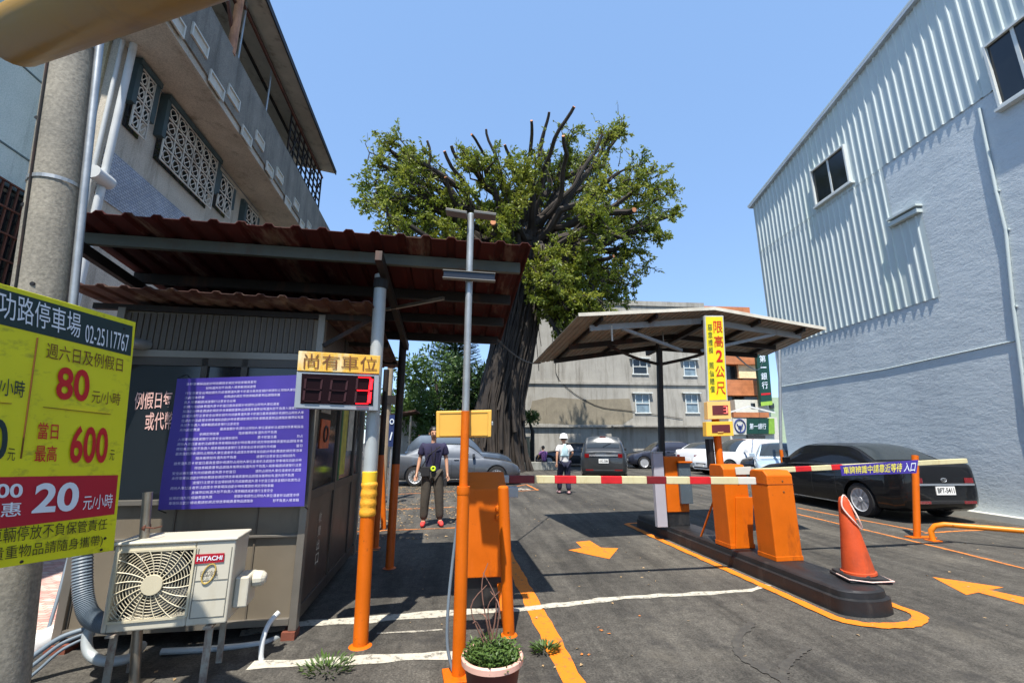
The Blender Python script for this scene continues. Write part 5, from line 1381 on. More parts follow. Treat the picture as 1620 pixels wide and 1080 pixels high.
    patch(top, g2 + d3 * .02, g3 - d3 * .06, -.93, .93, 10, 10, .006, 'windscreen', CARGL, -1)
    patch(top, g0 + d1 * .10, g1 - d1 * .04, -.90, .90, 10, 10, .006, 'rear_window', CARGL, -1)
    for s in (-1, 1):
        for a, b in spec['wins']:
            patch(lambda f, v, s=s: gpt(f, s, v), a, b, .12, .88, 8, 4, .006, 'side_window', CARGL, -s)
    # body surface sampler
    def side(f, q, s):      # q 0..1 from sill to deck edge
        h = sec(f)[1:9]; x = q * (len(h) - 1); i = min(int(x), len(h) - 2); x -= i
        return Vector((s * (h[i][0] + (h[i + 1][0] - h[i][0]) * x), (f - .5) * L, h[i][1] + (h[i + 1][1] - h[i][1]) * x))
    for s in (-1, 1):
        patch(lambda f, q: side(f, q, s), .004, .075, .60, .88, 8, 4, .008, 'tail_lamp', TAILR, -s)
        patch(lambda f, q: side(f, q, s), .90, .985, .62, .90, 8, 4, .008, 'head_lamp', HEADL, -s)
        mb = MB()
        for f in [w[0] - .01 for w in spec['wins']][1:] + [spec['wins'][-1][1] - .01]:
            mb.tube([side(f, q / 10, s) + Vector((s * .0015, 0, 0)) for q in range(1, 11)], .004, 4)
        mb.build('door_seam', BLTRIM, t, local=True)
        mb = MB(); mb.tube([side(f / 20, .13, s) + Vector((s * .006, 0, 0)) for f in range(6, 15)], .018, 5); mb.build('sill_trim', CHROME if chrome else BLTRIM, t, local=True)
        for w in spec['wins'][-2:]:
            p = side(w[0] + .025, .74, s); mb = MB(); mb.box((p.x + s * .018, p.y, p.z), (.028, .17, .026)); mb.build('door_handle', CHROME if chrome else pm, t, bevel=.008, local=True)
        wm_ = spec['wins'][-1][1]
        p = gpt(wm_ - .02, s, .2); mb = MB(); mb.box((p.x + s * .11, p.y + .02, p.z + .05), (.17, .09, .13)); mb.bar(p, (p.x + s * .1, p.y + .02, p.z + .02), .03); mb.build('mirror', pm, t, bevel=.03, local=True, seg=3)
        if chrome:
            mb = MB(); mb.tube([gpt(.19 + .46 * k / 14, s, .09) + Vector((s * .016, 0, 0)) for k in range(15)], .012, 5); mb.build('window_trim', CHROME, t, local=True)
    # rear and front faces
    y0 = -L / 2; w0 = st[0][1] * W / 2; zt0 = st[0][3] * H
    lz0, lz1 = (zt0 - .15, zt0 - .055) if spec is SED else (zt0 - .20, zt0 - .03)
    for s in (-1, 1):
        mb = MB(); mb.bx(s * w0 * (.70 if spec is SED else .76), s * w0 * .985, y0 - .012, y0 + .02, lz0, min(lz1, zt0 - .045)); mb.build('tail_lamp', TAILR, t, bevel=.006, local=True)
        mb = MB(); mb.bx(s * w0 * .55, s * w0 * .96, y0 - .01, y0 + .015, .37, .42); mb.build('reflector', TAILR, t, local=True)
        mb = MB(); mb.bx(s * w0 * .62, s * w0 * 1.0, -y0 - .02, -y0 + .008, st[-1][3] * H - .13, st[-1][3] * H - .03); mb.build('head_lamp', HEADL, t, bevel=.006, local=True)
    if chrome or spec is VAN:
        zc = lz0 - .022 if chrome else lz0 + .09; wc = w0 * (.98 if chrome else .74)
        mb = MB(); mb.bar((-wc, y0 - .014, zc), (wc, y0 - .014, zc), .02, .035 if chrome else .07); mb.build('chrome_strip', CHROME, t, local=True)
        if chrome:
            mb = MB(); mb.tube([(.055 * math.cos(a), y0 - .012, zt0 - .09 + .036 * math.sin(a)) for a in [k * PI / 8 for k in range(17)]], .007, 5, False); mb.tube([(.028 * math.cos(a), y0 - .012, zt0 - .085 + .02 * math.sin(a)) for a in [k * PI / 6 for k in range(13)]], .005, 5, False); mb.build('emblem', CHROME, t, local=True)
    mb = MB(); pz = lz0 - .13; mb.bx(-.19, .19, y0 - .016, y0 + .01, pz - .08, pz + .08); po = mb.build('number_plate', PLATE, t, bevel=.003, local=True)
    if plate:
        mb = MB(); lay(mb, plate, [Vector(p) for p in ((-.165, y0 - .016, pz - .045), (.165, y0 - .016, pz - .045), (.165, y0 - .016, pz + .05), (-.165, y0 - .016, pz + .05))], .03); mb.build('plate_lettering', BLTRIM, po, local=True)
    mb = MB(); mb.bx(-.19, .19, -y0 - .01, -y0 + .012, .36, .48); mb.build('number_plate', PLATE, t, local=True)
    mb = MB(); wf_ = st[-1][1] * W / 2; mb.bx(-wf_ * .8, wf_ * .8, -y0 - .02, -y0 + .006, .30, .355); mb.bx(-wf_ * .55, wf_ * .55, -y0 - .02, -y0 + .007, .485, st[-1][3] * H - .03); mb.build('front_grille', BLTRIM, t, local=True)
    mb = MB(); mb.bx(-w0 * .95, w0 * .95, y0 - .008, y0 + .03, st[0][2] + .002, st[0][2] + .07); mb.build('bumper_trim', BLTRIM, t, bevel=.01, local=True)
    if spec is not SED:
        mb = MB(); p = gpt(g0 + d1 * .12, 0); mb.bar(p + Vector((0, -.02, .01)), gpt(g0 + d1 * .35, .45) + Vector((0, -.02, .01)), .015); mb.build('wiper', BLTRIM, t, local=True)
        mb = MB(); p = gpt(g1 - d1 * .12, 0); mb.box(p + Vector((0, -.02, .02)), (.25, .04, .03)); mb.build('brake_lamp', TAILR, t, local=True)
    # wheels
    for y in wy:
        for s in (-1, 1):
            M = Matrix.Rotation(R(90) * s, 3, 'Y'); c = Vector((s * (W / 2 - .225), y, wr))
            mb = MB(); mb.lathe([(wr * .62, 0), (wr * .95, 0), (wr, .03), (wr, .17), (wr * .95, .20), (wr * .70, .205), (wr * .68, .18)], c, 30, M); mb.lathe([(.001, .06), (wr * .66, .06), (wr * .66, .02)], c, 20, M)
            w_ = mb.build('wheel', TYRE, t, smooth=True, local=True)
            mb = MB(); mb.lathe([(wr * .64, .185), (wr * .70, .20), (wr * .70, .17), (wr * .64, .15)], c, 30, M); mb.lathe([(.001, .195), (.05, .195), (.06, .17)], c, 14, M)
            for k in range(spokes):
                a = 2 * PI * k / spokes; e1_ = Vector((math.cos(a), math.sin(a), 0)); e2_ = Vector((-math.sin(a), math.cos(a), 0)); h0 = .018; h1_ = .030 * 10 / spokes * .8
                P4 = [e1_ * .045 - e2_ * h0, e1_ * .045 + e2_ * h0, e1_ * wr * .66 + e2_ * h1_, e1_ * wr * .66 - e2_ * h1_]
                mb.prism([c + M @ (p + Vector((0, 0, .165))) for p in P4], M @ Vector((0, 0, .02)))
            mb.build('rim', RIM, w_, local=True)
    return t
car('black_sedan', 'glossy black sedan parked along the white hall wall, rear towards the viewer', (9.07, 10.32, 0), R(-2.4), SED, 4.82, 1.82, 1.48, paint('black_car_paint', (.0035, .0035, .0045), .0), 10, .335, 'BFT-5411', chrome=True)
car('silver_sedan', 'dark silver sedan parked side-on behind the man in navy', (-.42, 16.95, 0), R(-90), SED, 4.6, 1.78, 1.44, paint('dark_silver_car_paint', lin(84, 88, 94), .6), 14, .325)
car('grey_suv', 'tall dark slate SUV seen over the silver sedan roof', (-.35, 19.9, 0), R(-90), SUV, 4.5, 1.82, 1.80, paint('slate_car_paint', lin(66, 76, 88), .5), 8, .34)
car('grey_minivan', 'dark grey minivan seen from behind in the middle of the lot', (6.0, 19.75, 0), R(-17), VAN, 4.3, 1.86, 1.72, paint('grey_van_paint', lin(58, 60, 62), .5), 8, .31, 'AXC-3386')
car('navy_hatchback', 'dark navy car beside the minivan, its nose towards the minivan', (at(992, 735, 25.4).x + 2.25, 25.4, 0), R(84), SED, 4.5, 1.8, 1.5, paint('navy_car_paint', lin(40, 44, 58), .4), 10, .33)
car('white_sedan', 'white sedan with red tail lamp, behind the far orange ticket machine', (at(1086, 735, 22.6).x + 2.0, 23.5, 0), R(-62), SED, 4.6, 1.8, 1.46, paint('white_car_paint', lin(226, 228, 230), .0), 10, .33)
car('white_crossover', 'white crossover with its nose beside the sign post, before the bank sign', (at(1106, 735, 20.4).x + 2.2, 20.5, 0), R(98), SUV, 4.5, 1.84, 1.62, paint('pearl_white_paint', lin(220, 224, 228), .05), 10, .34)
car('pale_blue_car', 'pale blue silver car in front of the black sedan, only its bonnet and windscreen showing', (at(1236, 720, 15.1).x, 15.1, 0), R(147), SED, 3.9, 1.78, 1.46, paint('pale_blue_car_paint', lin(172, 190, 204), .35), 10, .33)
car('black_city_car', 'black car parked between the white crossover and the pale blue car', (at(1180, 720, 18.0).x + 2.1, 18.1, 0), R(98), SED, 4.2, 1.75, 1.45, paint('black_city_paint', (.012, .013, .016), .1), 10, .32)
car('dark_hatchback', 'dark car parked across the back behind the helmeted worker', (6.3, 28.0, 0), R(84), SED, 4.2, 1.75, 1.42, paint('dark_hatch_paint', lin(44, 46, 50), .2), 10, .32)

# ------------------------------------------------------------------ people
SKIN = mat('skin', lin(190, 142, 114), .5, var=.06); HAIR = mat('black_hair', (.012, .010, .009), .5, var=.2)
def skinned(name, nodes, edges, m, par, root=0, lv=2, sy=1.0):
    me = bpy.data.meshes.new(name); me.from_pydata([p for p, r in nodes], edges, [])
    o = bpy.data.objects.new(name, me); COL.objects.link(o)
    sk = o.modifiers.new('skin', 'SKIN'); sk.branch_smoothing = .6
    for i, (p, r) in enumerate(nodes):
        sv = me.skin_vertices[0].data[i]; sv.radius = r if isinstance(r, tuple) else (r, r); sv.use_root = (i == root)
    sb = o.modifiers.new('sub', 'SUBSURF'); sb.levels = lv; sb.render_levels = lv
    bpy.context.view_layer.update()
    m2 = bpy.data.meshes.new_from_object(o.evaluated_get(bpy.context.evaluated_depsgraph_get()))
    bpy.data.objects.remove(o); bpy.data.meshes.remove(me)
    m2.name = name; m2.materials.clear(); m2.materials.append(m)
    if sy != 1.0:
        for v in m2.vertices: v.co.y *= sy
    for p in m2.polygons: p.use_smooth = True; p.material_index = 0
    return link_mesh(name, m2, par, True)
def person(label, loc, rotz, J, shirt, trousers, shoes, sleeve=.6, lv=2):
    """J: dict of joints; figure faces local -y"""
    t = thing('person', label, 'person', loc, rotz)
    V = Vector
    N = []; E = []
    def nd(p, r): N.append((tuple(p), r)); return len(N) - 1
    pel = nd(J['pelvis'], .095); sp = nd(J['waist'], .085); ch = nd(J['chest'], .085); nb = nd(J['neck'], .05)
    hd = V(J['head'])
    ne = nd(V(J['neck']).lerp(hd, .45), .05); h1 = nd(hd + V((0, -.012, -.04)), .066); h2 = nd(hd + V((0, 0, .03)), .084); h3 = nd(hd + V((0, .01, .085)), .068)
    for a, b in ((pel, sp), (sp, ch), (ch, nb), (nb, ne), (ne, h1), (h1, h2), (h2, h3)): E.append((a, b))
    for s, k in ((-1, 'l'), (1, 'r')):
        a = nd(J['sh' + k], .045); b = nd(J['el' + k], .040); c = nd(J['wr' + k], .026); E.extend(((ch, a), (a, b), (b, c)))
        w = V(J['wr' + k]); d = (w - V(J['el' + k])).normalized(); sx = V((1, 0, 0)); sx = (sx - d * sx.dot(d)).normalized(); cr = d.cross(sx)
        pm_ = nd(w + d * .055, (.034, .024)); E.append((c, pm_))
        for i, (o, ln) in enumerate(((-.024, .062), (-.008, .074), (.008, .07), (.024, .055))):
            f1 = nd(w + d * .092 + sx * o, .0095); f2 = nd(w + d * (.092 + ln * .55) + sx * o * 1.1 + cr * .008, .0085); f3 = nd(w + d * (.092 + ln) + sx * o * 1.1 + cr * .024, .0075); E.extend(((pm_, f1), (f1, f2), (f2, f3)))
        q = V((0, -1, 0)); th = nd(w + d * .05 + q * .034, .011); t2_ = nd(w + d * .085 + q * .048, .009); E.extend(((pm_, th), (th, t2_)))
        a = nd(J['hip' + k], .085); b = nd(J['kn' + k], .055); c = nd(J['an' + k], .04); e = nd(J['to' + k], .035); E.extend(((pel, a), (a, b), (b, c), (c, e)))
    body = skinned('body', N, E, SKIN, t, 0, lv)
    # clothes
    N2 = [(J['pelvis'], .16), (J['waist'], .168), (J['chest'], .165), (tuple(V(J['chest']).lerp(V(J['neck']), .85)), .105)]; E2 = [(0, 1), (1, 2), (2, 3)]
    N2[0] = (tuple(V(J['pelvis']) + V((0, 0, -.06))), .168)
    for k in 'lr':
        i = len(N2); sh, el = V(J['sh' + k]), V(J['el' + k]); N2.append((tuple(sh), .092)); N2.append((tuple(sh.lerp(el, sleeve)), .078)); N2.append((tuple(sh.lerp(el, sleeve + .12)), .074)); E2 += [(2, i), (i, i + 1), (i + 1, i + 2)]
    skinned('shirt', N2, E2, shirt, t, 1, lv, .9)
    N3 = [(J['pelvis'], .128)]; E3 = []
    for k in 'lr':
        i = len(N3); hip, kn, an = V(J['hip' + k]), V(J['kn' + k]), V(J['an' + k]); N3 += [(tuple(hip), .118), (tuple(kn), .092), (tuple(kn.lerp(an, .6)), .080), (tuple(an + V((0, 0, .01))), .080)]
        E3 += [(0, i), (i, i + 1), (i + 1, i + 2), (i + 2, i + 3)]
    skinned('trousers', N3, E3, trousers, t, 0, lv, 1.0)
    for k in 'lr':
        an, to = V(J['an' + k]), V(J['to' + k]); hl = an + (an - to) * .28; hl.z = to.z
        skinned('shoe', [(tuple(hl), .042), (tuple(an.lerp(to, .35) + V((0, 0, .0))), .050), (tuple(to), .042), (tuple(to + (to - an) * .22), .028)], [(0, 1), (1, 2), (2, 3)], shoes, t, 1, 1)
    def headbits(col_hair, cap=None):
        mb = MB(); mb.lathe([(.089, -.01), (.094, .03), (.090, .075), (.068, .118), (.03, .138), (.001, .142)], hd + V((0, .016, .0)), 20); h = mb.build('hair', col_hair, t, smooth=True, local=True)
        for v in h.data.vertices:
            if v.co.y < hd.y - .03 and v.co.z < hd.z + .07: v.co.y = hd.y - .03
        mb = MB()
        for s in (-1, 1): mb.lathe([(.001, -.012), (.010, -.008), (.012, 0), (.010, .008), (.001, .012)], hd + V((s * .03, -.083, .02)), 8)
        mb.box(hd + V((0, -.078, -.055)), (.045, .012, .010)); mb.build('eyes_and_mouth', HAIR, t, local=True)
        mb = MB(); mb.tube([hd + V((0, -.075, .02)), hd + V((0, -.098, -.018)), hd + V((0, -.08, -.028))], [.008, .014, .008], 8)
        for s in (-1, 1): mb.lathe([(.001, -.03), (.014, -.02), (.018, .0), (.014, .022), (.001, .03)], hd + V((s * .083, .005, .0)), 8)
        mb.build('nose_and_ears', SKIN, t, smooth=True, local=True)
        return h
    headbits(HAIR)
    return t
def cloth(name, col, st=.25): return mat(name, col, .85, var=st, scale=7, bmp=.35, bscale=18)
def stand(H=1.70):
    k = H / 1.70
    J = dict(pelvis=(0, 0, .93), waist=(0, -.005, 1.08), chest=(0, 0, 1.27), neck=(0, .015, 1.43), head=(0, -.01, 1.575),
             shl=(-.175, .01, 1.385), ell=(-.235, .03, 1.13), wrl=(-.275, -.04, .905), shr=(.175, .01, 1.385), elr=(.235, .03, 1.13), wrr=(.255, -.03, .90),
             hipl=(-.09, 0, .87), knl=(-.115, -.015, .48), anl=(-.13, .02, .085), tol=(-.15, -.13, .042), hipr=(.09, 0, .87), knr=(.125, -.01, .48), anr=(.155, .02, .085), tor=(.18, -.13, .042))
    return {a: tuple(c * k for c in p) for a, p in J.items()}
m1 = person('person in a navy polo shirt, dark trousers and red shoes, half behind the cream box', (-.64, 8.72, 0), R(6), stand(1.78), cloth('navy_polo', lin(38, 36, 66)), cloth('dark_olive_trousers', lin(70, 64, 56)), cloth('red_shoes', lin(214, 64, 60), .1), .62)
mb = MB(); mb.tube([(.0 + .034 * math.cos(a), -.155, 1.02 + .034 * math.sin(a)) for a in [k * PI / 8 for k in range(17)]], .016, 8, False); mb.build('badge_reel', mat('lime_badge', lin(206, 238, 40), .5, var=.04), m1, local=True, smooth=True)
mb = MB(); mb.tube([(-.05, -.125, 1.40), (-.02, -.15, 1.2), (0, -.155, 1.06)], .006, 5); mb.tube([(.05, -.125, 1.40), (.02, -.15, 1.2), (0, -.155, 1.06)], .006, 5); mb.build('lanyard', HAIR, m1, local=True)
mb = MB(); mb.box((-.14, -.12, .97), (.16, .06, .17)); mb.tube([(-.2, -.1, 1.05), (-.1, -.13, 1.25), (.12, -.12, 1.42)], .012, 5); mb.build('waist_pouch', mat('black_fabric', (.015, .015, .017), .8, var=.2), m1, bevel=.02, local=True)
ph = thing('hand_radio', 'black handset held in the hand of the person in navy', 'handset', (-.40, 8.66, .80), R(6))
lbox('handset_body', -.03, .03, -.035, .035, -.10, .05, BLACKP, ph, .008)
J = stand(1.68)
J.update(knl=(-.10, -.04, .48), anl=(-.10, .06, .085), tol=(-.11, -.10, .042), knr=(.10, -.16, .50), anr=(.10, -.20, .085), tor=(.11, -.35, .045), wrl=(-.22, -.16, 1.02), ell=(-.25, .06, 1.15), wrr=(.27, .10, .92), elr=(.25, .08, 1.14))
m2 = person('person walking away in white helmet and shirt, pale blue towel on the back', (2.86, 13.35, 0), R(188), J, cloth('white_tee', lin(212, 208, 206), .08), cloth('navy_trousers', lin(34, 34, 58)), cloth('pinkish_shoes', lin(190, 150, 150), .15), .62)
mb = MB(); mb.lathe([(.135, -.004), (.128, .01), (.118, .03), (.112, .07), (.09, .115), (.05, .14), (.001, .147)], (0, -.005, 1.60), 24); mb.build('helmet', mat('white_helmet_shell', lin(232, 232, 230), .3, var=.03), m2, smooth=True, local=True)
mb = MB(); vs = []
for i in range(9):
    for j in range(5): 
        z = 1.43 - .046 * i; x = .03 + (j - 2) * (.026 + .005 * i) + .012 * math.sin(i * 1.3 + j); vs.append(Vector((x, .132 + .02 * math.sin(i / 8 * PI) + .008 * math.sin(j * 2.2), z)))
mb.add(vs, [(i * 5 + j, i * 5 + j + 1, (i + 1) * 5 + j + 1, (i + 1) * 5 + j) for i in range(8) for j in range(4)])
tw = mb.build('towel', mat('pale_blue_towel', lin(186, 214, 222), .9, var=.12, scale=12, bmp=.4), m2, smooth=True, local=True, fix=False); so = tw.modifiers.new('thick', 'SOLIDIFY'); so.thickness = .014
ps_ = at(860, 742, 24.3)
J = dict(pelvis=(0, 0, .50), waist=(0, -.02, .66), chest=(0, -.05, .85), neck=(0, -.05, 1.0), head=(0, -.09, 1.13), shl=(-.17, -.04, .95), ell=(-.24, -.14, .72), wrl=(-.14, -.36, .62), shr=(.17, -.04, .95), elr=(.24, -.14, .72), wrr=(.14, -.36, .62),
         hipl=(-.09, -.05, .48), knl=(-.14, -.45, .50), anl=(-.14, -.48, .09), tol=(-.15, -.62, .045), hipr=(.09, -.05, .48), knr=(.14, -.45, .50), anr=(.14, -.48, .09), tor=(.15, -.62, .045))
person('person in a purple top sitting on the planter kerb with their back turned', (ps_.x, 24.15, 0), R(200), J, cloth('purple_top', lin(112, 74, 128)), cloth('dark_shorts', lin(40, 40, 52)), cloth('grey_shoes', lin(120, 120, 122)), .6, 1)

# ------------------------------------------------------------------ planter kerb, garden wall and pots near the big tree
KERB = conc('grey_kerb_concrete', lin(130, 130, 124), lin(158, 158, 150), lin(84, 88, 74), .5)
k0, k1 = at(786, 745, 24.0), at(884, 745, 24.6)
t = thing('planter_kerb', 'low grey concrete planter kerb under the big banyan tree', 'kerb', ((k0.x + k1.x) / 2, 24.3, 0))
mb = MB(); mb.bar((k0.x - 3.5, 24.0, .21), (k1.x, 24.3, .21), .42, .42); mb.build('kerb_block', KERB, t, bevel=.02)
w0_, w1_ = at(793, 692, 27), at(838, 692, 27)
t = thing('garden_wall', 'short mossy concrete garden wall beside the banyan trunk', 'wall', ((w0_.x + w1_.x) / 2, 27, 0))
mb = MB(); mb.bx(w0_.x - 2.5, w1_.x, 26.9, 27.1, 0, w0_.z); mb.build('wall_block', conc('mossy_concrete', lin(150, 142, 112), lin(188, 178, 150), lin(84, 86, 60), .7, 1.0), t, bevel=.015)
mb = MB(); mb.bx(w0_.x - 2.5, w1_.x + .04, 26.86, 27.14, w0_.z + .001, w0_.z + .06); mb.build('coping', KERB, t)
POT_L = ['grey stone jar on the garden wall nearest the trunk', 'middle brown jar on the garden wall', 'small round jar at the end of the garden wall']
for k, u in enumerate((803, 812, 826)):
    p = at(u, 690, 27); b_ = Vector((p.x, 27, w0_.z + .06)); r = (.22, .26, .18)[k]; h = (.8, .95, .6)[k]
    t = thing('garden_jar', POT_L[k], 'jar', b_, 0, 'jars on the garden wall')
    mb = MB(); mb.lathe([(r * .6, 0), (r, h * .45), (r * .8, h * .85), (r * .55, h * .9), (r * .65, h)], b_, 16); mb.build('jar_body', conc('jar_%d' % k, lin(104, 98, 88), lin(140, 130, 116), lin(70, 64, 56)), t, smooth=True)
    mb = MB()
    for i in range(120):
        d = rv(); d.z = abs(d.z) + .2; leaf(mb, b_ + Vector((0, 0, h)) + d * rnd.uniform(.05, .35), d, Vector((0, 0, 1)), .16, .08)
    mb.build('foliage', HERB, t, fix=False)

# ------------------------------------------------------------------ banyan and other trees
BARK = conc('banyan_bark', lin(36, 31, 27), lin(64, 55, 47), lin(17, 15, 13), .6, 1.4, .8)
BARK_CUT = mat('fresh_cut_wood', lin(196, 130, 88), .8, var=.15)
LEAF_A = leaf_mat('banyan_leaves', lin(86, 108, 28), lin(152, 156, 58), .5, .4)
TY = 24.0
tree = thing('banyan_tree', 'huge pruned banyan tree with a ropy trunk and cut upright limbs above the car park', 'tree', (1.75, TY, 0))
ax = [(Vector((1.75, TY, 0)), 1.45), (Vector((1.75, TY, 1.2)), 1.30), (at(790, 650, TY), 1.22), (at(802, 590, TY), 1.20), (at(815, 530, TY), 1.20), (at(826, 480, TY), 1.12), (at(834, 430, TY), .98), (at(838, 390, TY), .85)]
def trunk_pt(q, a, k=1.0):
    x = q * (len(ax) - 1); i = min(int(x), len(ax) - 2); f = x - i
    c = ax[i][0].lerp(ax[i + 1][0], f); r = ax[i][1] + (ax[i + 1][1] - ax[i][1]) * f; return c + Vector((math.cos(a), math.sin(a), 0)) * r * k
mb = MB(); n = 40; vs = []
for i in range(29):
    for j in range(n):
        a = 2 * PI * j / n; vs.append(trunk_pt(i / 28, a, .9 + .08 * math.sin(a * 9 + i * .25) + .05 * math.sin(a * 17 - i * .4)))
mb.add(vs, [(i * n + j, i * n + (j + 1) % n, (i + 1) * n + (j + 1) % n, (i + 1) * n + j) for i in range(28) for j in range(n)])
for k in range(120):
    a = rnd.uniform(0, 2 * PI); q0 = rnd.uniform(0, .35) * (rnd.random() < .4); q1 = rnd.uniform(.55, 1.0); r = rnd.uniform(.025, .10)
    w = rnd.uniform(-.5, .5); pts = []
    for i in range(9):
        q = q0 + (q1 - q0) * i / 8; pts.append(trunk_pt(q, a + w * i / 8 + .10 * noise.noise(Vector((k * 3.3, i * .8, 0))), 1.0 + .10 * noise.noise(Vector((k * 1.7, i * .9, 4))) + (.18 * rnd.random() if i == 0 else 0)))
    mb.tube(pts, [r * (1.15 - .4 * i / 8) for i in range(9)], 6)
mb.build('trunk', BARK, tree, smooth=True, fix=False)
CL = [(615, 235, 42), (598, 300, 42), (640, 285, 40), (655, 335, 48), (610, 345, 40), (690, 335, 36), (668, 255, 22), (735, 248, 26), (770, 268, 38), (745, 330, 40), (800, 300, 45), (835, 262, 34), (872, 252, 34), (905, 235, 36), (955, 225, 34), (985, 212, 22), (930, 290, 48), (978, 275, 46), (1020, 292, 40), (1048, 312, 32), (1072, 338, 18), (1042, 362, 34), (1000, 345, 48), (950, 350, 52), (900, 340, 46), (1008, 402, 36), (978, 440, 38), (940, 410, 50), (890, 405, 46), (905, 455, 44), (952, 470, 40), (930, 505, 28), (890, 498, 34), (882, 440, 36), (780, 365, 26), (640, 375, 40), (600, 260, 26), (700, 370, 40), (860, 310, 40), (920, 520, 22), (880, 470, 38), (885, 515, 26), (880, 400, 38), (790, 330, 40), (815, 340, 40), (820, 300, 36), (900, 490, 40), (960, 440, 40), (720, 345, 36), (660, 300, 30), (625, 330, 40), (995, 310, 36)]
lf = MB(); br = MB()
root_pts = [at(836, 430, TY), at(832, 400, TY), at(842, 380, TY), at(828, 450, TY), at(846, 415, TY)]
def crooked(p, q, k, amp):
    """a bent limb from p to q in k steps"""
    p = Vector(p); q = Vector(q); L_ = (q - p).length; out = []; s0 = rnd.uniform(0, 99)
    for i in range(k + 1):
        t = i / k; w = math.sin(t * PI) * .6 + .4 * min(1, t * 3) * (1 - t * .5)
        out.append(p.lerp(q, t) + Vector((noise.noise(Vector((s0, t * 3.1, 0))), noise.noise(Vector((s0, t * 3.1, 7))), noise.noise(Vector((s0, t * 3.1, 13))) + .25 * math.sin(t * PI))) * L_ * amp * w)
    return out
def twig(p, e, n_leaf):
    """a thin leafy twig"""
    pts = crooked(p, e, 4, .22); br.tube(pts, [.03, .024, .018, .012, .006], 4, False)
    d0 = (Vector(e) - Vector(p)).normalized()
    for i in range(n_leaf):
        t = rnd.random() ** .7; x = t * 4; j = min(int(x), 3); q = pts[j].lerp(pts[j + 1], x - j) + rv() * rnd.uniform(.02, .16)
        d = d0 * rnd.uniform(.1, .9) + rv() * .8 + Vector((0, 0, -.18)); leaf(lf, q, d, rv(), rnd.uniform(.16, .27), rnd.uniform(.075, .12))
CLF = [(872, 405, 30), (886, 440, 34), (896, 485, 34), (928, 478, 30), (790, 372, 26), (912, 516, 26), (886, 530, 18), (848, 432, 22), (852, 472, 22), (942, 498, 28), (962, 455, 34)]
for u, v, r in CL + CLF:
    y = TY + (rnd.uniform(-3.4, -2.2) if (u, v, r) in CLF else rnd.uniform(-4.6, 2.2)); c = at(u, v, y); R_ = r / 29.0 * y / 24 * 1.08
    s_ = rnd.choice(root_pts); k_ = 7; pts = crooked(s_, c, k_, .16)
    br.tube(pts, [.24 * (1 - i / (k_ + 1)) ** .75 + .04 for i in range(k_ + 1)], 7)
    forks = []
    for q in range(6):
        e = c + rv() * R_ * .75; b0 = pts[rnd.randint(4, k_)]; fp = crooked(b0, e, 4, .2); br.tube(fp, [.07, .055, .045, .035, .025], 5); forks.append(fp)
    n_tw = int(18 * R_ * R_) + 10
    for q in range(n_tw):
        fp = rnd.choice(forks); p0 = fp[rnd.randint(1, 4)]; d = (p0 - s_).normalized() * .55 + rv() + Vector((0, 0, .10))
        twig(p0, p0 + d.normalized() * R_ * rnd.uniform(.35, .80), rnd.randint(22, 36))
for q in range(110):                 # thin upright shoots from the lopped top
    u, v, r = rnd.choice(CL); 
    if v > 330: continue
    p0 = at(u + rnd.uniform(-r, r) * .7, v - rnd.uniform(0, r) * .6, TY + rnd.uniform(-4, 2)); L_ = rnd.uniform(.8, 2.0); e = p0 + Vector((rnd.uniform(-.5, .5), rnd.uniform(-.4, .4), 1)).normalized() * L_
    twig(p0, e, rnd.randint(3, 14))
tree_crown = lf.build('crown', LEAF_A, tree, fix=False)
ST = [((838, 330), (858, 262), (905, 170), .20), ((848, 340), (856, 250), (861, 180), .17), ((842, 345), (838, 262), (840, 190), .17), ((828, 360), (800, 290), (770, 205), .15), ((826, 370), (775, 300), (716, 233), .20), ((822, 380), (762, 320), (702, 250), .18), ((820, 390), (700, 330), (676, 218), .16), ((845, 350), (905, 300), (958, 218), .20), ((850, 372), (930, 335), (1002, 330), .30), ((850, 365), (890, 290), (885, 210), .2), ((815, 390), (735, 350), (705, 280), .18), ((835, 350), (815, 275), (800, 235), .18), ((840, 420), (900, 372), (985, 368), .26), ((830, 350), (782, 280), (742, 215), .14), ((845, 440), (905, 420), (975, 405), .2)]
for a, b, c, r in ST:
    y1 = TY + rnd.uniform(-5.0, -1.5); r *= .72; P_ = [at(*a, TY), at(*b, (TY + y1) / 2), at(*c, y1)]; pts = [p_ + Vector((noise.noise(p_ * .6), 0, noise.noise(p_ * .6 + Vector((5, 5, 5))))) * .55 * min(1, i_ / 4) for i_, p_ in enumerate(curve_pts(P_, 7))]; n_ = len(pts)
    br.tube(pts, [r * 1.25 * (1 - .55 * i / n_) for i in range(n_)], 8)
    d = (pts[-1] - pts[-2]).normalized(); rr = r * 1.25 * .48; cut = MB(); cut.tube([pts[-1], pts[-1] + d * .02], rr * .92, 8); cut.build('cut_end', BARK_CUT, tree)
cut = MB(); cut.tube([at(780, 353, TY - 5.2), at(780, 353, TY - 5.2) + Vector((0, -.1, 0))], .13, 10); cut.build('cut_end', BARK_CUT, tree)
br.tube(curve_pts([at(815, 400, TY), at(795, 372, TY - 3), at(780, 353, TY - 5.15)], 5), .14, 7)
for k in range(90):
    u = rnd.choice((rnd.uniform(815, 960), rnd.uniform(700, 1000))); v = rnd.uniform(400, 500) if u > 800 else rnd.uniform(300, 380); p = at(u, v, TY + rnd.uniform(-1.5, 1.5)); L_ = rnd.uniform(.8, 3.5)
    br.tube([p, p + Vector((rnd.uniform(-.1, .1), 0, -L_ * .5)), p + Vector((rnd.uniform(-.15, .15), 0, -L_))], .018, 4)
br.build('limbs', BARK, tree, smooth=True, fix=False)
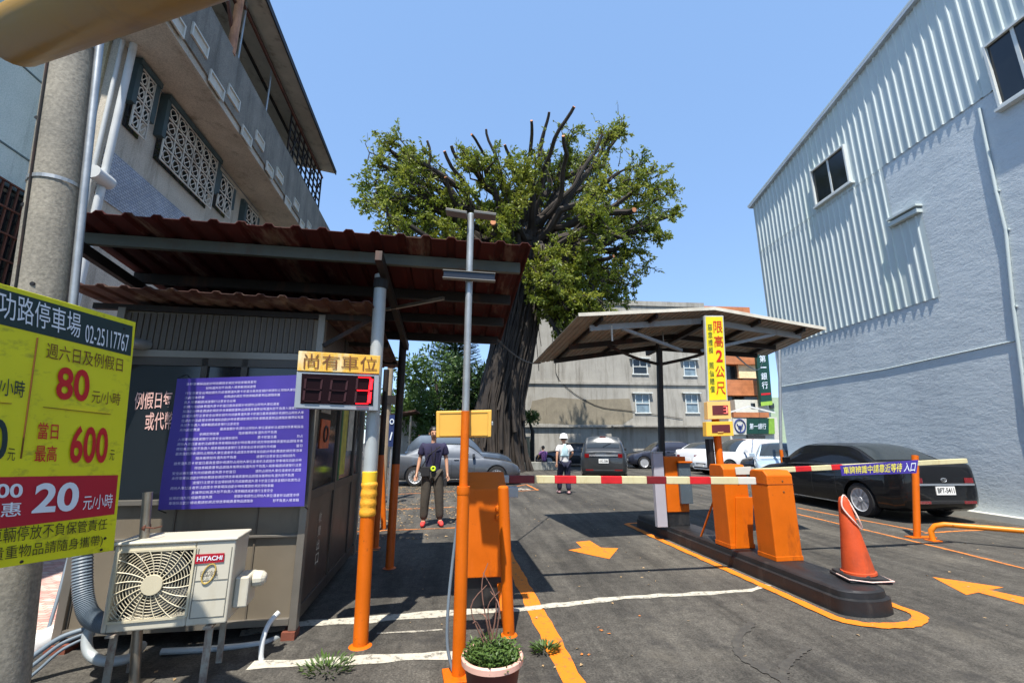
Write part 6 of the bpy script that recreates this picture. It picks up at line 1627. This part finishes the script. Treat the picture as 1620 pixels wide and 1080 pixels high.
# evergreens and bushes behind the cars
PINEL = leaf_mat('dark_pine_needles', lin(30, 52, 28), lin(58, 82, 40), .8, .1)
def pine(px, y, hgt, rad_, label):
    b_ = Vector((at(px, 690, y).x, y, 0)); t = thing('pine_tree', label, 'tree', b_)
    mb = MB(); mb.tube([b_, b_ + Vector((0, 0, hgt))], [.28, .04], 8); mb.build('trunk', BARK, t, smooth=True)
    lf = MB(); z = 1.6
    while z < hgt:
        r = rad_ * (1 - (z / hgt) ** 1.6) + .3; nb = 15
        for i in range(nb):
            a = 2 * PI * (i + rnd.random() * .6) / nb; d = Vector((math.cos(a), math.sin(a), .12)); 
            for k in range(36):
                f = .12 + .88 * (k / 35); p = b_ + Vector((0, 0, z + .22 * f * f)) + d * r * f
                for s in (-1, 1):
                    q = Vector((-d.y, d.x, 0)) * s + d * .7 + Vector((0, 0, rnd.uniform(-.1, .5))); leaf(lf, p, q, Vector((0, 0, 1)), .42 * (1.1 - f * .5), .07)
        z += .48
    lf.build('crown', PINEL, t, fix=False)
pine(716, 36, 13.5, 3.1, 'tall dark evergreen with horizontal fronds behind the parked SUV')
BUSHL = leaf_mat('bush_leaves', lin(52, 78, 34), lin(92, 116, 52), .9, .2)
def bush(px, v0, v1, y, half, label, m, dens=420, lsz=.26, name='leafy_tree'):
    c = at(px, (v0 + v1) / 2, y); top_ = at(px, v0, y).z; b_ = Vector((c.x, y, 0)); t = thing(name, label, 'tree', b_)
    mb = MB(); mb.tube([b_, b_ + Vector((.1, 0, top_ * .6)), b_ + Vector((-.2, .1, top_ * .85))], [.2, .12, .04], 7); mb.build('trunk', BARK, t, smooth=True)
    lf = MB(); z0 = max(.5, at(px, v1, y).z)
    for k in range(16):
        cc = b_ + Vector((rnd.uniform(-half, half) * .75, rnd.uniform(-half, half) * .6, rnd.uniform(z0 + .5, top_ - .7))); r = rnd.uniform(.55, 1.0) * half * .55
        for i in range(dens // 4):
            d = rv(); p = cc + d * r * rnd.random() ** .35; leaf(lf, p, d + rv() * .8, rv(), lsz * rnd.uniform(.8, 1.4), lsz * .5)
    lf.build('crown', m, t, fix=False)
bush(690, 560, 712, 30, 2.9, 'dense dark green broadleaf tree below the evergreen', BUSHL, 1500, .30)
bush(735, 560, 712, 32, 2.4, 'dark leafy tree pressed against the banyan trunk', PINEL, 1300, .32)
bush(632, 622, 700, 33, 1.5, 'lower yellow green leafy tree behind the shed roof', LEAF_A, 420, .22)
bush(596, 610, 705, 40, 3.0, 'pale hazy distant tree at the end of the booth lane', BUSHL, 420, .3)
bush(840, 646, 668, 27.6, .55, 'small rounded shrub above the garden wall jars', BUSHL, 160, .16, 'shrub')

# ------------------------------------------------------------------ buildings behind the lot
BGC = conc('pale_grey_render', lin(146, 143, 135), lin(170, 166, 156), lin(104, 98, 88), .75, .5)
BGD = conc('rough_brown_render', lin(120, 112, 96), lin(146, 137, 118), lin(94, 86, 70), .5, 1.2, .6)
yb = 34.0
xb0, xb1 = at(800, 640, yb).x, at(1128, 640, yb).x; zb1 = at(1000, 478, yb).z
zl1 = at(900, 607, yb).z; zl2 = at(900, 673, yb).z
t = thing('grey_block', 'long plain grey rendered building with few small windows across the back of the lot', 'building', ((xb0 + xb1) / 2, yb, 0))
mb = MB(); mb.bx(xb0, xb1, yb, yb + 10, 0, zb1); mb.build('wall', BGC, t)
mb = MB(); mb.bx(xb0 - .1, xb1, yb - .12, yb - .001, zl1 - .02, zl1 + .16); mb.bx(xb0 - .1, xb1 + .02, yb - .10, yb - .001, zb1 - .3, zb1 + .1); mb.build('ledge', BGC, t)
mb = MB(); mb.bx(at(965, 670, yb).x, xb1, yb - .75, yb - .001, zl2 - .1, zl2 + .02); mb.bx(xb0, at(965, 670, yb).x, yb - .22, yb - .001, zl2 - .12, zl2 + .05); mb.build('canopy_ledge', BGC, t)
mb = MB(); pts = [(835, 668), (842, 634), (870, 628), (930, 632), (996, 630), (1002, 660), (985, 671), (900, 671)]; mb.prism([at(u, v, yb - .012) for u, v in pts], (0, .011, 0)); mb.build('rough_patch', BGD, t)
CURT = mat('pale_curtained_glass', lin(120, 138, 148), .15, var=.3, scale=3)
for a, b, m in (((1001, 569), (1023, 591), GLASSD), ((1081, 571), (1100, 594), CURT), ((1005, 624), (1027, 652), CURT), ((1084, 624), (1104, 652), CURT)):
    A, B = at(*a, yb), at(*b, yb); x0, x1, z1, z0 = A.x, B.x, A.z, B.z; f = .07
    mb = MB()
    for q in ((x0 - f, x0, z0, z1), (x1, x1 + f, z0, z1), (x0 - f, x1 + f, z1 + .001, z1 + f), (x0 - .15, x1 + .15, z0 - .1, z0 - .001), (x0 + .001, x1 - .001, (z0 + z1) / 2 - .03, (z0 + z1) / 2 + .03), ((x0 + x1) / 2 - .025, (x0 + x1) / 2 + .025, (z0 + z1) / 2 + .031, z1 - .001)): mb.bx(q[0], q[1], yb - .09, yb - .002, q[2], q[3])
    mb.bx(x0 - .3, x1 + .3, yb - .3, yb - .002, z1 + .08, z1 + .16)
    w = mb.build('window', FRAMEW, t); mb = MB(); mb.bx(x0, x1, yb - .03, yb - .003, z0, z1); mb.build('pane', m, w)
mb = MB(); c = curve_pts([at(u, v, yb - .05) for u, v in ((880, 560), (884, 600), (940, 640), (1000, 650), (1080, 662))], 4); mb.tube(c, .02, 5); c = [at(u, v, yb - .05) for u, v in ((884, 575), (884, 606))]; mb.tube(c, .02, 5); mb.build('wall_cable', DARKSTEEL, t)
BRT = mosaic('brown_tile', lin(176, 108, 66), lin(190, 122, 78), lin(150, 92, 60), 9, .01)
yc = 40.0
X_ = lambda u, v, y=yc: at(u, v, y)
t = thing('brown_tiled_building', 'tall brown tiled building with dark window bands, rising behind the height limit sign', 'building', (X_(1170, 600).x, yc, 0))
mb = MB(); mb.bx(X_(1122, 600).x, X_(1203, 600).x, yc + .3, yc + 8, 0, X_(1170, 484).z); mb.build('wall', BRT, t)
mb = MB()
for v0, v1 in ((578, 601),): mb.bx(X_(1140, 590).x, X_(1202, 590).x, yc + .2, yc + .299, X_(1170, v1).z, X_(1170, v0).z)
mb.bx(X_(1140, 632).x, X_(1200, 632).x, yc + .2, yc + .299, X_(1170, 634).z, X_(1170, 627).z); mb.build('window_band', GLASSD, t)
mb = MB(); mb.bx(X_(1142, 610).x, X_(1204, 610).x, yc - .6, yc + .299, X_(1170, 626).z, X_(1170, 602).z); mb.bx(X_(1142, 560).x, X_(1198, 560).x, yc - .4, yc + .299, X_(1170, 577).z, X_(1170, 560).z); mb.build('balcony', BRT, t)
mb = MB(); mb.bx(X_(1168, 590).x, X_(1197, 590).x, yc - .1, yc + .19, X_(1170, 598).z, X_(1170, 572).z); mb.build('cream_panel', mat('cream_panel', lin(232, 214, 170), .6), t)
BKG = mat('bank_green', lin(14, 62, 50), .45, var=.06)
t = thing('vertical_bank_sign', 'tall dark green sign with white characters on the side of the brown building', 'sign', (X_(1208, 590, 38).x, 38, 0))
q = [X_(1204, 642, 38), X_(1222, 640, 38), X_(1215, 556, 38), X_(1196, 556, 38)]
mb = MB(); mb.prism(q, (0, .3, 0)); b_ = mb.build('sign_board', BKG, t); mb = MB(); mb.bar(q[0].lerp(q[3], .5) + Vector((0, .15, 0)), Vector((X_(1200, 600, 40.4).x, 40.4, q[0].z + 2)), .1); mb.build('bracket', DARKSTEEL, t)
mb = MB(); mb.prism([bil(q, a, b) + Vector((0, -.02, 0)) for a, b in ((0, 0), (1, 0), (1, .07), (0, .07))], (0, .015, 0)); mb.build('lime_stripe', mat('lime_stripe', lin(150, 186, 70), .5), b_)
mb = MB()
for k, ch in enumerate('第一銀行'): lay(mb, ch, [bil(q, a, b) for a, b in ((.22, .80 - .165 * k), (.74, .80 - .165 * k), (.74, .80 - .165 * k + .13), (.22, .80 - .165 * k + .13))] if ch != '一' else [bil(q, a, b) for a, b in ((.22, .69), (.74, .69), (.74, .71), (.22, .71))], .04, off=.02)
mb.build('lettering', WHITE_L, b_); mb = MB(); mb.prism([bil(q, a, b) + Vector((0, -.02, 0)) for a, b in ((.1, .19), (.9, .19), (.9, .225), (.1, .225))], (0, .015, 0)); mb.build('red_line', RED, b_)
t = thing('pale_shop_house', 'low white and pale green shop house under the brown building', 'building', (X_(1190, 690, 38.6).x, 39, 0))
mb = MB(); mb.bx(X_(1150, 650).x, X_(1202, 650).x, 38.6, 39.9, 0, X_(1180, 632, 38.6).z); mb.build('wall', WHITEP, t)
mb = MB(); mb.bx(X_(1202, 650).x, X_(1248, 650).x, 38.7, 39.9, 0, X_(1215, 628, 38.6).z); mb.build('green_wall', mat('pale_green_render', lin(168, 186, 156), .8, var=.1), t)
mb = MB()
for u in (1192, 1222): mb.bx(X_(u, 640, 38.5).x - .2, X_(u, 640, 38.5).x + .2, 38.55, 38.595 if u < 1202 else 38.695, X_(u, 640, 38.5).z - .3, X_(u, 640, 38.5).z + .15)
mb.build('window', GLASSD, t)
t = thing('bank_branch', 'single storey bank branch with a dark green shop sign and a round emblem', 'building', (X_(1192, 690, 36).x, 36.6, 0))
Z_ = lambda v: at(1190, v, 36).z
mb = MB(); mb.bx(X_(1158, 690, 36).x, X_(1236, 690, 36).x, 36.25, 38, 0, Z_(659)); mb.build('wall', WHITEP, t)
mb = MB(); mb.bx(X_(1160, 656, 36).x, X_(1216, 656, 36).x, 35.95, 36.24, Z_(660), Z_(652)); mb.build('brown_fascia', BRT, t)
mb = MB(); p = [X_(1158, 652, 36), X_(1190, 642, 36), X_(1232, 652, 36)]; mb.bar(p[0] + Vector((0, .5, 0)), p[1] + Vector((0, .5, 0)), .12); mb.bar(p[1] + Vector((0, .5, 0)), p[2] + Vector((0, .5, 0)), .12)
mb.build('roof_edge', FRAMEW, t)
mb = MB(); q = [X_(1160, 687, 36), X_(1181, 687, 36), X_(1181, 661, 36), X_(1160, 661, 36)]; mb.prism(q, (0, .24, 0)); lw = mb.build('emblem_panel', WHITEP, t)
BLUEL = mat('dark_blue_emblem', lin(40, 56, 120), .5)
c = bil(q, .5, .52) + Vector((0, -.03, 0)); r = .40 * (q[1].x - q[0].x)
mb = MB(); mb.tube([c + Vector((r * math.cos(a), 0, r * 1.15 * math.sin(a))) for a in [k * PI / 14 for k in range(29)]], .055, 6, False); mb.bar(c + Vector((0, 0, -r * .9)), c + Vector((0, 0, .1 * r)), .10, .04)
mb.tube([c + Vector((r * .5 * math.cos(a), 0, r * .35 + r * .5 * math.sin(a))) for a in [PI + k * PI / 8 for k in range(9)]], .05, 6); mb.bar(c + Vector((-r * .4, 0, -.35 * r)), c + Vector((r * .4, 0, -.35 * r)), .08, .04); mb.build('emblem', BLUEL, lw)
mb = MB(); q = [X_(1181.5, 686, 36), X_(1216, 686, 36), X_(1216, 661.5, 36), X_(1181.5, 661.5, 36)]; mb.prism(q, (0, .24, 0)); gb = mb.build('sign_panel', BKG, t)
mb = MB(); lay(mb, '第一銀行', [bil(q, a, b) for a, b in ((.12, .3), (.88, .3), (.88, .68), (.12, .68))], .03, off=.02); mb.build('sign_lettering', WHITE_L, gb)
mb = MB(); q = [X_(1216.5, 686, 36), X_(1226, 686, 36), X_(1225, 661.5, 36), X_(1216.5, 661.5, 36)]; mb.prism(q, (0, .24, 0)); mb.build('lime_panel', mat('lime_panel', lin(128, 170, 60), .5), t)
mb = MB(); mb.bx(X_(1184, 692, 36).x, X_(1212, 692, 36).x, 36.1, 36.249, .1, Z_(688)); mb.build('shop_window', GLASSD, t)

# lane end beyond the booth: shed roof, posts, small sign
t = thing('open_shed', 'low open shed with a red brown roof at the end of the booth lane', 'shed', (at(630, 690, 26).x, 26.5, 0))
zr = at(640, 650, 26).z; xs0, xs1 = at(590, 690, 26).x, at(656, 690, 26).x
mb = MB(); mb.prism([(xs0, 26, zr - .35), (xs1, 26, zr), (xs1, 26, zr + .08), (xs0, 26, zr - .27)], (0, 3, 0)); mb.build('roof', RUSTROOF, t)
for x in (xs0 + .3, xs1 - .3):
    mb = MB(); mb.tube([(x, 26.3, 0), (x, 26.3, zr - .25)], .06, 8); mb.build('post', STAIN, t)
mb = MB(); mb.bx(xs0, xs1 - .2, 28.6, 28.8, 0, zr - .4); mb.build('back_wall', conc('shed_wall', lin(150, 146, 138), lin(186, 182, 172), lin(110, 104, 96)), t)
pz_ = Vector((at(609, 700, 12).x, 12, 0))
t = thing('wooden_post', 'weathered grey brown post beyond the thin orange bollard', 'post', pz_); mb = MB(); mb.tube([pz_, pz_ + Vector((.03, 0, at(612, 560, 12).z))], [.10, .08], 10); mb.build('post_shaft', mat('weathered_wood', lin(150, 134, 112), .85, var=.2, scale=6, bmp=.4), t, smooth=True)
mb = MB(); mb.bx(pz_.x - .45, pz_.x + .35, 11.86, 11.9, at(610, 640, 12).z, at(610, 626, 12).z); mb.build('crossbar', DARKSTEEL, t)
q = [at(614, 706, 11.5), at(623, 706, 11.5), at(625, 656, 11.5), at(616, 656, 11.5)]
t = thing('blue_sign', 'narrow dark blue sign board on a thin post in the booth lane', 'sign', (q[0].x + .05, 11.5, 0))
mb = MB(); mb.prism(q, (0, .03, 0)); b_ = mb.build('board', mat('dark_blue_board', lin(30, 48, 92), .5), t); mb = MB(); mb.tube([(q[0].x + .07, 11.55, 0), (q[0].x + .07, 11.55, q[2].z)], .025, 8); mb.build('post', GALV, t)
mb = MB()
c = bil(q, .5, .78) + Vector((0, -.01, 0)); mb.tube([c + Vector((.045 * math.cos(a), 0, .06 * math.sin(a))) for a in [k * PI / 6 for k in range(13)]], .012, 5, False); mb.build('sign_ring', WHITE_L, b_); mb = MB(); mb.bar(bil(q, .3, .2) + Vector((0, -.01, 0)), bil(q, .6, .45) + Vector((0, -.01, 0)), .03, .01); mb.build('sign_bar', WHITE_L, b_)
pz_ = Vector((at(563, 760, 7.6).x, 7.6, 0))
t = thing('striped_pole', 'slim pole banded yellow and red at the far end of the booth', 'pole', pz_)
h = at(563, 640, 7.6).z
for k in range(8):
    mb = MB(); mb.tube([pz_ + Vector((0, 0, h * k / 8)), pz_ + Vector((0, 0, h * (k + 1) / 8))], .045, 10); mb.build('pole_band', (MATS['yellow_paint'], ARM_R)[k % 2], t, smooth=True)

# overhead cables
def cable(label, a, b, sag, r=.012):
    pts = [Vector(a).lerp(Vector(b), k / 14) - Vector((0, 0, sag * 4 * (k / 14) * (1 - k / 14))) for k in range(15)]
    mb = MB(); mb.tube(pts, r, 5); tag(mb.build('overhead_cable', BLACKP), label, 'cable')
cable('thin cable strung from the red canopy to the gate canopy in front of the trunk', CC + Vector((-.05, -.1, .0)), FL + Vector((.15, -.1, .0)), .12)
cable('cable sagging from the gate canopy towards the vertical bank sign', cq(.7, .9, -.1), X_(1206, 572, 37.9), .5, .02)

# ------------------------------------------------------------------ fallen leaves
LIT = mat('dry_fallen_leaves', lin(158, 132, 96), .8, var=.35, scale=40)
mb = MB()
def flake(p, s):
    a = rnd.uniform(0, 2 * PI); d = Vector((math.cos(a), math.sin(a), 0)); n_ = Vector((-d.y, d.x, 0)); z = rnd.uniform(.006, .02)
    mb.add([p + Vector((0, 0, .006)), p + d * s * .5 + n_ * s * .28 + Vector((0, 0, z)), p + d * s + Vector((0, 0, .006)), p + d * s * .5 - n_ * s * .28 + Vector((0, 0, z * .6))], [(0, 1, 2, 3)])
for i in range(2600):
    y = rnd.uniform(7.6, 17.5); x = rnd.uniform(-3.2, .45)
    if noise.noise(Vector((x * .9, y * .55, 0))) > -.12 or rnd.random() < .12: flake(Vector((x, y, 0)), rnd.uniform(.03, .08))
for i in range(420):
    flake(Vector((rnd.uniform(-2.5, 9), rnd.uniform(3.2, 16), 0)), rnd.uniform(.015, .045))
tag(mb.build('fallen_leaves', LIT, fix=False), kind='stuff')
